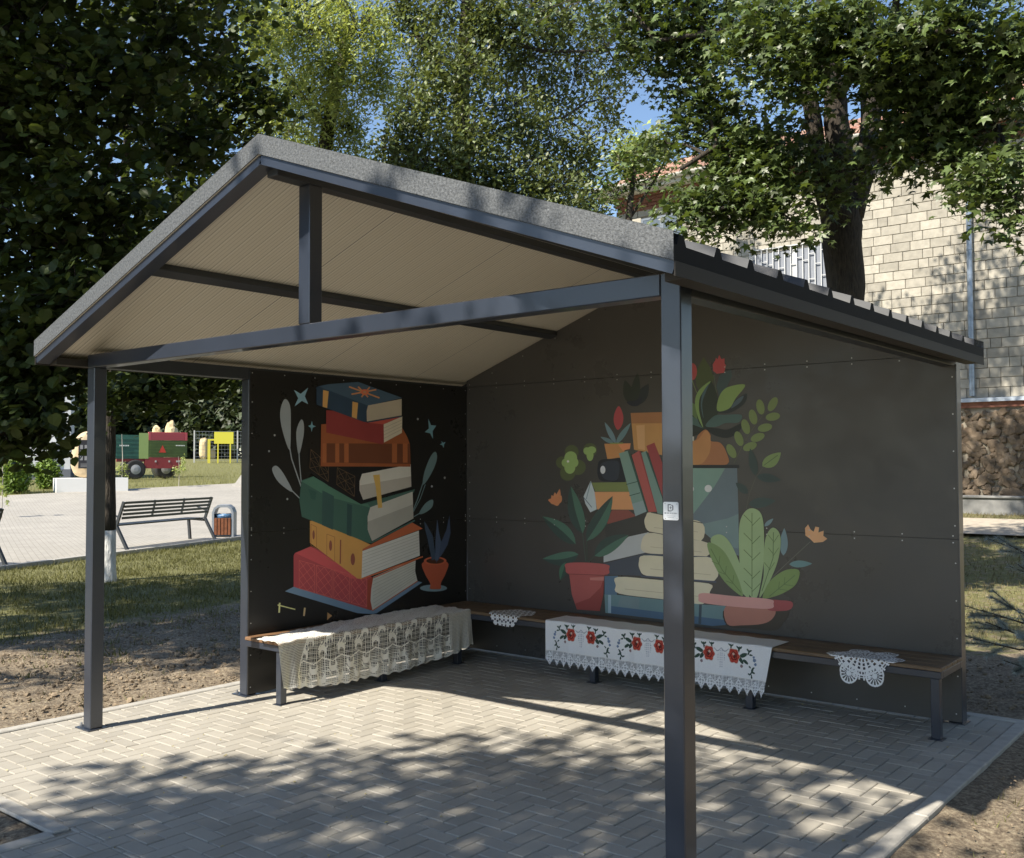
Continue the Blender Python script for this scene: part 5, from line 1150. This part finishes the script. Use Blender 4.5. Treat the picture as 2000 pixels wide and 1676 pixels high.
mb = MB(); mb.box((gx0-.05, FYB-.22, .2), (gx1, FYB-.0, z_plinth-.05), bev=.01); mb.box((gx0-.05, FYB-.26, z_plinth-.049), (gx1, FYB+.01, z_plinth), bev=.01); mb.build('plinth', mat('plinth_render', (.21, .21, .205), rough=.9, var=.25, scale=3), bld)
# dry creeper stems on the facade
cm = mat('creeper', (.16, .09, .05), rough=.9)
for (xr, yr_, n_, lab) in (((1235, 1440), (370, 420), 9, 'thin bare creeper stems hanging under the cornice left of the maple'), ((1500, 1760), (330, 420), 6, 'thin bare creeper stems on the stone wall around the maple trunk')):
    mb = MB(); a0 = fz(xr[0], yr_[0]); a1 = fz(xr[1], yr_[0]-14); mb.tube([(lerp(a0[0], a1[0], t), FYB-.03, a0[2]+.1+.05*math.sin(t*17)) for t in np.linspace(0, 1, 14)], .012, 4); z0_ = a0[2]+.1
    for k in range(n_):
        t0 = (k+random.random()*.6)/n_; pts_ = [np.array([lerp(a0[0], a1[0], t0), FYB-.03, z0_+.05*math.sin(t0*17)])]; dx = random.choice((-1, 1))*random.uniform(.1, .3)
        for q_ in range(9): dx += random.uniform(-.12, .12); pts_.append(pts_[-1]+np.array([dx*.35, 0, -random.uniform(.04, .14)+(.1 if q_ > 5 else 0)]))
        mb.tube(pts_, [.012-.001*q_ for q_ in range(10)], 4)
    tag(mb.build('creeper_stems', cm), label=lab, cat='creeper', group='creeper stems on the facade')

# ------------------------------------------------------------------ plaza furniture
def frame_at(px, py, rot=0.0):
    q = on_ground(px, py); v = q-CAM; v[2] = 0; v /= np.linalg.norm(v); r = np.array([v[1], -v[0], 0]); c, s = math.cos(rot), math.sin(rot)
    a = r*c+v*s; b_ = -r*s+v*c; d = float((q-CAM)@FW)
    return q, (lambda u, w, z: tuple(q+a*u+b_*w+np.array([0, 0, z]))), d/FPX
def fbox(m_, Fq, u0, u1, w0, w1, z0, z1, c=None):
    m_.add([Fq(u, w, z) for u in (u0, u1) for w in (w0, w1) for z in (z0, z1)], [(0, 1, 3, 2), (4, 6, 7, 5), (0, 4, 5, 1), (2, 3, 7, 6), (0, 2, 6, 4), (1, 5, 7, 3)], c)

def plaza_bench(p0, p1, label):
    """p0,p1: feet of the two back supports (on the lawn side)"""
    p0 = np.array(p0, float); p1 = np.array(p1, float); ux = (p1-p0)[:2]; L = np.linalg.norm(ux); ux = ux/L; f = np.array([-ux[1], ux[0]])
    if f@nrm < 0: f = -f     # f: towards the plaza (seat side)
    z0 = float(p0[2])
    def Q(u, v, z): return (p0[0]+ux[0]*u+f[0]*v, p0[1]+ux[1]*u+f[1]*v, z0+z)
    t = empty('park_bench', tuple((p0+p1)/2), label=label, cat='bench', group='metal slatted benches on the plaza edge')
    upv = (0, 0, 1)
    for u in (0, L):
        m_ = MB(); m_.obox(Q(u, 0, 0), Q(u, .26, .46), .05, .05, up=(ux[0], ux[1], 0)); m_.obox(Q(u, .262, .455), Q(u, .10, .90), .05, .04, up=(ux[0], ux[1], 0)); m_.obox(Q(u, .28, .42), Q(u, .66, .44), .05, .04); m_.obox(Q(u, .62, 0), Q(u, .66, .42), .05, .05, up=(ux[0], ux[1], 0))
        m_.obox(Q(u, .215, .62), Q(u, .45, .70), .04, .025); m_.build('leg', graph2, t)
    m_ = MB()
    for k in range(5):
        s = k/4; m_.obox(Q(.026, lerp(.18, .105, s)-.02, lerp(.60, .88, s)), Q(L-.026, lerp(.18, .105, s)-.02, lerp(.60, .88, s)), .02, .045)
    for u in (L/3, 2*L/3): m_.obox(Q(u, .19, .58), Q(u, .11, .905), .03, .03, up=(ux[0], ux[1], 0))
    m_.build('backrest', graph2, t)
    m_ = MB()
    for k in range(6): m_.obox(Q(.026, .30+k*.07, .462), Q(L-.026, .30+k*.07, .462), .045, .025)
    m_.build('seat', graph2, t)
    return t
bA = on_ground(250, 1077); bB = on_ground(421, 1055); pbench = plaza_bench(bA, bB, 'dark metal slatted bench beside the litter bin, seen between the two left posts')
bd = (bB-bA)/np.linalg.norm(bB-bA)
bC = on_ground(12, 1106); plaza_bench(bC-bd*np.linalg.norm(bB-bA), bC, 'dark metal bench cut off by the left edge of the picture')
# litter bin
bn, BQ, _s = frame_at(438, 1049, R(-12))
bt = empty('litter_bin', tuple(bn), label='litter bin with a grey arch, orange wood slats and a blue bag', cat='litter bin')
q_ = []; Wb, Hb = .23, .70
for k in range(0, 9): pass
prof_ = [(-Wb, 0), (-Wb, Hb-.16), (-Wb+.04, Hb-.06), (-Wb+.12, Hb), (Wb-.12, Hb), (Wb-.04, Hb-.06), (Wb, Hb-.16), (Wb, 0)]
prof_in = [(-Wb+.045, 0), (-Wb+.045, Hb-.18), (-Wb+.075, Hb-.09), (-Wb+.135, Hb-.05), (Wb-.135, Hb-.05), (Wb-.075, Hb-.09), (Wb-.045, Hb-.18), (Wb-.045, 0)]
m_ = MB(); vs = []
for v in (-.17, .17):
    vs += [BQ(a, v, z) for a, z in prof_]+[BQ(a, v, z) for a, z in prof_in]
fs = []
for k in range(7): fs += [(k, k+1, 8+k+1, 8+k), (16+k, 24+k, 24+k+1, 16+k+1), (k, 16+k, 17+k, k+1), (8+k, 9+k, 25+k, 24+k)]
m_.add(vs, fs); m_.build('arch_frame', mat('bin_grey', (.22, .25, .29), rough=.45), bt)
orw = mat('orange_wood', (.17, .06, .025), rough=.5, var=.2, scale=8)
m_ = MB()
for k in range(5):
    u0 = -.175+k*.072; m_.add([BQ(uu, s_, z) for s_ in (-.19, -.174) for (uu, z) in ((u0, .06), (u0+.055, .06), (u0+.055, .42), (u0, .42))], [(0, 1, 2, 3), (7, 6, 5, 4), (0, 4, 5, 1), (3, 2, 6, 7), (0, 3, 7, 4), (1, 5, 6, 2)])
m_.build('slats', orw, bt)
m_ = MB(); m_.add([BQ(u, v, z) for u in (-.17, .17) for v in (-.165, .15) for z in (.04, .43)], [(0, 1, 3, 2), (4, 6, 7, 5), (0, 4, 5, 1), (2, 3, 7, 6), (0, 2, 6, 4)]); m_.build('liner_box', graph2, bt)
V = []; n_ = 16
for j, (rr, z) in enumerate(((.16, .40), (.185, .45), (.19, .49), (.15, .50), (.11, .44), (.04, .42))):
    for k in range(n_):
        a = 6.283*k/n_; r2 = rr*(1+.1*math.sin(a*5+j)); V.append(BQ(r2*math.cos(a), r2*.85*math.sin(a), z+.018*math.sin(a*3+j*2)))
m_ = MB(); m_.add(V, [(j*n_+k, j*n_+(k+1) % n_, (j+1)*n_+(k+1) % n_, (j+1)*n_+k) for j in range(5) for k in range(n_)]); m_.build('bag', mat('blue_bag', (.10, .20, .36), rough=.3, var=.3, scale=20), bt, smooth=True)

# monument stone on a white plinth
q, Fq, s = frame_at(180, 961, R(6)); mo = empty('monument', tuple(q), label='upright sandstone boulder with a dark plaque on a white block plinth', cat='monument')
m_ = MB(); fbox(m_, Fq, -64*s, 66*s, 0, 80*s, -.1, 27*s); m_.build('plinth', mat('white_render', (.80, .79, .75), rough=.8), mo)
v, f = ico(3); qq = []
for p_ in v:
    hz_ = math.copysign(abs(p_[2])**.75, p_[2]); h_ = (hz_+1)/2; rr_ = math.sqrt(max(0, 1-abs(hz_)**4.5))/max(.12, math.hypot(p_[0], p_[1])); wv = 34*s*(1-.45*max(0, h_-.35)**1.3)*(1+.07*noise.noise(Vector(p_)*2.2)); sx = p_[0]*rr_; sy = p_[1]*rr_
    qq.append(Fq(-2*s+sx*wv, 36*s+sy*16*s*(1+.1*noise.noise(Vector(p_)*3)), 26*s+94*s*h_*(1+.0)))
m_ = MB(); m_.add(qq, f.tolist()); m_.build('boulder', mat('sandstone', (.55, .43, .27), rough=.9, var=.15, scale=3, bump=.4, bscale=12), mo, smooth=True)
m_ = MB(); dk_ = (.035, .035, .04); fbox(m_, Fq, -24*s, 14*s, 16*s, 19*s, 46*s, 102*s, dk_)
for k in range(3):
    for j in range(4): fbox(m_, Fq, (-21+j*8)*s, (-16+j*8)*s, 15.4*s, 15.9*s, (84-k*11)*s, (92-k*11)*s, (.28, .28, .28))
for k in range(3): fbox(m_, Fq, -20*s, (8-k*3)*s, 15.4*s, 15.9*s, (54-k*2.6)*s, (55.2-k*2.6)*s, (.24, .24, .24))
m_.build('plaque', plaqm, mo)
# white building at the far left
q, Fq, s = frame_at(60, 936, R(-4)); wb = empty('white_building', tuple(q), label='white rendered building with a dark base behind the linden leaves', cat='building')
wm = mat('white_wall', (.62, .63, .66), rough=.9, var=.06, scale=2)
m_ = MB(); fbox(m_, Fq, -260*s, 70*s, 0, 200*s, 19*s, 210*s); m_.build('wall', wm, wb)
m_ = MB(); fbox(m_, Fq, -262*s, 71*s, -3*s, 203*s, -.3, 19*s-.01); m_.build('base_course', mat('dark_base', (.14, .15, .18), rough=.9), wb)
m_ = MB(); fbox(m_, Fq, -270*s, 80*s, -10*s, 210*s, 210.1*s, 222*s); m_.build('roof', graph2, wb)
m_ = MB(); fbox(m_, Fq, 44*s, 48*s, -4*s, -.1*s, 20*s, 209*s); m_.build('downpipe', steel, wb)
for u0 in (-200, -120): 
    m_ = MB(); fbox(m_, Fq, u0*s, (u0+36)*s, -.6*s, -.05*s, 70*s, 130*s); m_.build('window', glassm, wb)
# thujas
def shrub(px, py, hw, hh, label, loose=0.0, leafm_=lf_mid, n_=260):
    q, Fq, s = frame_at(px, py); t = empty('thuja', tuple(q), label=label, cat='shrub', group='clipped shrubs by the white building'); m_ = MB(); m_.tube([Fq(0, 0, -.1), Fq(0, 0, hh*s*.3), Fq(0, 0, hh*s*.9)], [.05, .04, .01], 6); m_.build('trunk', barkd, t)
    C = []
    for _ in range(n_):
        h_ = random.random(); rr = hw*s*(math.sin(math.pi*min(1, h_*.8+.14))**.7)*(1 if h_ < .6 else 1-(h_-.6)*1.2)*random.uniform(.6, 1.05); a = random.random()*6.283
        C.append(np.array(Fq(rr*math.cos(a), rr*math.sin(a), h_*hh*s))+np.random.normal(size=(14, 3))*(.07+loose))
    V, F = leaves(np.concatenate(C), .13, SPRAY, .1, -.6); link('crown', mesh_np('crown', V, [F]), leafm_, t)
thm = mat('leaf_thuja', (.14, .22, .03), rough=.6, rnd=.4, trans=.2)
shrub(27, 962, 25, 86, 'tall ragged bright green thuja at the far left', .05, thm, 340); shrub(93, 953, 21, 66, 'compact bright green thuja beside the monument plinth', 0, thm, 260)
# saplings
def sapling(px, py, hh, label, crown, leafc=lf_light, stem=.018):
    q, Fq, s = frame_at(px, py); t = empty('sapling', tuple(q), label=label, cat='sapling', group='young trees by the plaza'); m_ = MB(); m_.tube([Fq(0, 0, -.05), Fq(1*s, 0, hh*s*.5), Fq(-1*s, 0, hh*s)], [stem, stem*.8, stem*.3], 6); m_.build('trunk', mat('sapling_bark', (.42, .38, .33), rough=.9), t)
    C = [np.array(Fq((u+random.gauss(0, .5))*s, random.gauss(0, 4)*s, (z+random.gauss(0, 1))*s))+np.random.normal(size=(7, 3))*2.6*s for u, z, n_ in crown for _ in range(n_)]
    V, F = leaves(np.concatenate(C), .09, RHOMB, .4, .3); link('crown', mesh_np('crown', V, [F]), leafc, t)
sapling(349, 951, 60, 'thin sapling on the grass in front of the red trailer base', [(-6, 34, 9), (4, 38, 12), (8, 48, 9), (-2, 28, 8), (10, 34, 8), (8, 56, 4)])
sapling(238, 940, 92, 'thin sapling beside the monument plinth in front of the trailer wheel', [(-5, 26, 10), (4, 30, 12), (8, 24, 8), (-3, 16, 7), (8, 12, 6)], stem=.03)
sapling(3, 1012, 150, 'straggly young tree at the left edge above the cut off bench', [(-6, 120, 14), (4, 108, 8), (0, 60, 8), (6, 44, 6), (-4, 80, 8), (10, 30, 4)])
# trailer
q, Fq, s = frame_at(298, 936, R(14)); tr = empty('farm_trailer', tuple(q), label='green and red high sided farm trailer parked on the grass bank', cat='trailer')
gm = mat('trailer_green', (.085, .13, .035), rough=.45, var=.15, scale=2); rm_ = mat('trailer_red', (.26, .035, .04), rough=.45, var=.1, scale=2); gl = mat('trailer_pale_green', (.30, .40, .14), rough=.5)
ux0, ux1 = -8, 66                       # tail end panel (pixels)
m_ = MB(); fbox(m_, Fq, ux0*s, ux1*s, 0, 6*s, 43*s, 75.8*s)
for z in (47, 53, 59, 65, 71): fbox(m_, Fq, (ux0+2)*s, (ux1-2)*s, -.8*s, -.01*s, z*s, (z+1.6)*s)
m_.build('tail_panel', gm, tr)
m_ = MB(); fbox(m_, Fq, -72*s, (ux0-.2)*s, .8*s, 5*s, 40*s, 86*s)
for z in (45, 53, 61, 69, 77): fbox(m_, Fq, -70*s, (ux0-2)*s, .2*s, .79*s, z*s, (z+1.6)*s)
m_.build('side_panel', mat('trailer_dark_green', (.03, .11, .085), rough=.45, var=.15, scale=2), tr)
m_ = MB(); fbox(m_, Fq, -26*s, (ux0-.4)*s, -.3*s, .19*s, 40*s, 90*s); m_.build('corner_panel', gl, tr)
m_ = MB(); fbox(m_, Fq, (ux0)*s, ux1*s, 0, 6*s, 76*s, 92*s)
for z in (78, 82, 86, 89.5): fbox(m_, Fq, (ux0+6)*s, (ux1-6)*s, -1*s, -.01*s, z*s, (z+1.8)*s)
fbox(m_, Fq, ux0*s, (ux0+4)*s, -1.2*s, -.01*s, 76.1*s, 92*s); fbox(m_, Fq, (ux1-4)*s, ux1*s, -1.2*s, -.01*s, 76.1*s, 92*s); m_.build('upper_rail', mat('trailer_pink_red', (.46, .08, .10), rough=.45), tr)
m_ = MB(); fbox(m_, Fq, (ux0-7)*s, (ux1-12)*s, 0, 8*s, 21*s, 42.8*s); fbox(m_, Fq, -66*s, (ux0-7.2)*s, 3*s, 10*s, 34*s, 39.8*s); m_.build('chassis', rm_, tr)
m_ = MB(); m_.add([Fq(11*s, -1.3*s, 52*s), Fq(25*s, -1.3*s, 52*s), Fq(18*s, -1.3*s, 67*s)], [(0, 1, 2)]); m_.build('warning_triangle', mat('reflector_red', (.55, .05, .03), rough=.4), tr)
m_ = MB()
for u in (4, 30, 45, 49): fbox(m_, Fq, u*s, (u+3)*s, -.7*s, -.1*s, 33*s, 36.5*s, (.5, .5, .48))
for k in range(6): fbox(m_, Fq, (44+k*3)*s, (46+k*3)*s, -1.6*s, -.9*s, 65*s, 67*s, (.75, .77, .75))
for k in range(6): fbox(m_, Fq, (-62+k*3)*s, (-60+k*3)*s, -.7*s, -.01*s, 64*s, 66.4*s, (.75, .77, .75))
m_.build('marks', plaqm, tr)
for (u, w) in ((-32, -2), (-32, 46), (36, 40)):
    m_ = MB(); c_ = np.array(Fq(u*s, w*s, 19*s)); ax = np.array(Fq(u*s, (w+1)*s, 19*s))-c_; ax /= np.linalg.norm(ax)
    m_.tube([c_, c_+ax*.02, c_+ax*.06, c_+ax*.28, c_+ax*.32], [19*s*.86, 19*s*.97, 19*s, 19*s, 19*s*.9], 28); wh = m_.build('wheel', mat('tyre', (.025, .025, .027), rough=.8), tr)
    m_ = MB(); m_.tube([c_-ax*.03, c_+ax*.0, c_+ax*.01], [4*s, 9.5*s, 10*s], 20); m_.build('rim', mat('rim_grey', (.30, .31, .33), rough=.5), wh)
TRD = float((q-CAM)@FW)
# pale boulders stacked behind the trailer
def boulder(px, py, d, rx, rz, label, k):
    c_ = P(px, py, d); v, f = ico(2); m_ = MB(); g_ = height(c_[0], c_[1])
    zt = c_[2]+rz*d/FPX; zc = (zt+g_)/2; hz = (zt-g_)/2+.1
    m_.add([tuple(np.array([c_[0], c_[1], zc])+np.array([p_[0]*rx*d/FPX, p_[1]*rx*d/FPX, math.copysign(abs(p_[2])**.6, p_[2])*hz])*(1+.15*noise.noise(Vector(p_)*1.7+Vector((k, 0, 0))))) for p_ in v], f.tolist())
    tag(m_.build('boulder', mat('pale_boulder', (.66, .52, .30), rough=.9, var=.15, scale=3)), label=label, cat='boulder', group='pale boulders behind the trailer')
boulder(334, 843, TRD+4, 14, 15, 'tall pale round boulder showing above the trailer rail', 1); boulder(306, 846, TRD+4.5, 11, 13, 'lower pale boulder left of the tall one, half hidden by leaves', 2)
boulder(398, 880, 84, 9, 22, 'rough tall pale boulder behind the mesh fence', 3); boulder(414, 892, 84.5, 7, 14, 'small pale boulder behind the mesh fence, right of the rough tall one', 5); boulder(130, 917, 56, 4, 7, 'small pale boulder between the white building and the monument', 4)
# mesh fence and yellow play board
q, Fq, s = frame_at(420, 903, R(0)); s = float((q-CAM)@FW)/FPX
mf = empty('mesh_fence', tuple(q), label='grey wire mesh fence on thin posts behind the yellow board', cat='fence')
for u in (-39, 42, 54, 130):
    m_ = MB(); fbox(m_, Fq, (u-1.3)*s, (u+1.3)*s, 0, 2.4*s, -.3, 62*s); m_.build('post', mat('fence_post_grey', (.50, .50, .49), rough=.5), mf)
m_ = MB()
for z in range(4, 62, 7): fbox(m_, Fq, -38*s, 130*s, 1*s, 1.35*s, z*s, (z+.6)*s)
for u in range(-36, 130, 6): fbox(m_, Fq, u*s, (u+.35)*s, 1*s, 1.3*s, 3*s, 60*s)
m_.build('wire_mesh', steel, mf)
yb = empty('play_board', Fq(14*s, -14*s, 0), label='yellow board on four yellow legs in front of the mesh fence', cat='play board'); ym = mat('yellow_paint', (.64, .58, .06), rough=.5)
m_ = MB(); fbox(m_, Fq, -2*s, 34*s, -15*s, -13*s, 36*s, 59*s); m_.build('board', ym, yb)
for u, z1 in ((-14, 42), (4, 35.9), (27, 35.9), (-11.4, 42)): 
    m_ = MB(); fbox(m_, Fq, u*s, (u+2.4)*s, -15*s, -13*s, -.2, z1*s); m_.build('leg', ym, yb)
m_ = MB(); fbox(m_, Fq, -14*s, -2.1*s, -14.6*s, -13.4*s, 42.1*s, 45*s); m_.build('bar', ym, yb)
# yellow canopy edge far behind the monument
q, Fq, s = frame_at(138, 905); c_ = P(142, 862, 56); s = 56/FPX
yc = empty('canopy', (c_[0], c_[1], height(c_[0], c_[1])), label='yellow edged dark canopy between the white building and the monument', cat='canopy')
r_ = R2; 
m_ = MB(); m_.add([tuple(c_+r_*u*s+FW*w+np.array([0, 0, z*s])) for u in (-12, 14) for w in (0, 3) for z in (-2, 2)], [(0, 1, 3, 2), (4, 6, 7, 5), (0, 4, 5, 1), (2, 3, 7, 6), (0, 2, 6, 4), (1, 5, 7, 3)]); m_.build('top', ym, yc)
for u in (-10, 12):
    m_ = MB(); b0 = c_+r_*u*s+FW*1.0; m_.tube([(b0[0], b0[1], height(b0[0], b0[1])-.1), (b0[0], b0[1], c_[2]-.06)], .06, 8); m_.build('post', graph2, yc)
# little concrete ramp by the mesh fence
q, Fq, s = frame_at(456, 950, R(-20)); rp_ = empty('concrete_ramp', tuple(q), label='low pale concrete ramp wall at the plaza edge beside the back left post', cat='ramp')
m_ = MB(); P_ = [(-14, 0), (30, 0), (30, 34), (14, 22), (4, 8)]; n_ = len(P_)
m_.add([Fq(a*s, w, b_*s-.02) for w in (0, .25) for a, b_ in P_], [tuple(range(n_)), tuple(range(n_, 2*n_))[::-1]]+[(k, n_+k, n_+(k+1) % n_, (k+1) % n_) for k in range(n_)]); m_.build('side_wall', kerbm, rp_)
# young spruce at the right edge
sb_ = P(2075, 1330, 6.9); sb_ = G(sb_[0], sb_[1]); sp_ = empty('spruce', tuple(sb_), label='young blue grey spruce reaching in from the right edge', cat='spruce')
m_ = MB(); m_.tube([sb_, sb_+np.array([.02, 0, .6]), sb_+np.array([0, .02, 1.35])], [.03, .02, .006], 8); m_.build('trunk', barkd, sp_)
brs = []; nb = []
tips = [P(1966, 1062, 6.6), P(1917, 1192, 6.6), P(1950, 1175, 6.9), P(1903, 1248, 6.5), P(1985, 1100, 7), P(1960, 1290, 6.8), P(1990, 1235, 6.7), P(2010, 1020, 6.9), P(1925, 1215, 6.8)]
mbx = MB()
for tp in tips:
    zt = max(.15, tp[2]-.12); st_ = np.array([sb_[0], sb_[1], zt]); mid_ = (st_+tp)/2-np.array([0, 0, .05]); mbx.tube([st_, mid_, tp], [.008, .006, .003], 4)
    sub = [(st_, mid_, tp)]
    for _ in range(3):
        a = mid_+(tp-mid_)*random.random()*.6; e = a+(tp-mid_)*.6+np.random.normal(size=3)*.07; mbx.tube([a, e], [.004, .002], 3); sub.append((a, (a+e)/2, e))
    for a, b_, c_ in sub:
        for t in np.random.rand(330):
            p_ = (a*(1-t)**2+2*b_*t*(1-t)+c_*t*t); dr = (c_-a); dr = dr/np.linalg.norm(dr)
            if t < .25 and np.linalg.norm(c_-a) > .25: continue
            w_ = np.random.normal(size=3); w_ -= dr*(w_@dr); w_ /= np.linalg.norm(w_); e = p_+(w_*.9+dr*.6)*random.uniform(.028, .046)
            sd_ = np.cross(w_, dr)*.0016; nb += [p_-sd_, p_+sd_, e]
mbx.build('branches', barkd, sp_)
nb = np.array(nb); link('needles', mesh_np('needles', nb, [np.arange(len(nb)).reshape(-1, 3)]), mat('needle', (.36, .41, .38), rough=.5, rnd=.4), sp_)
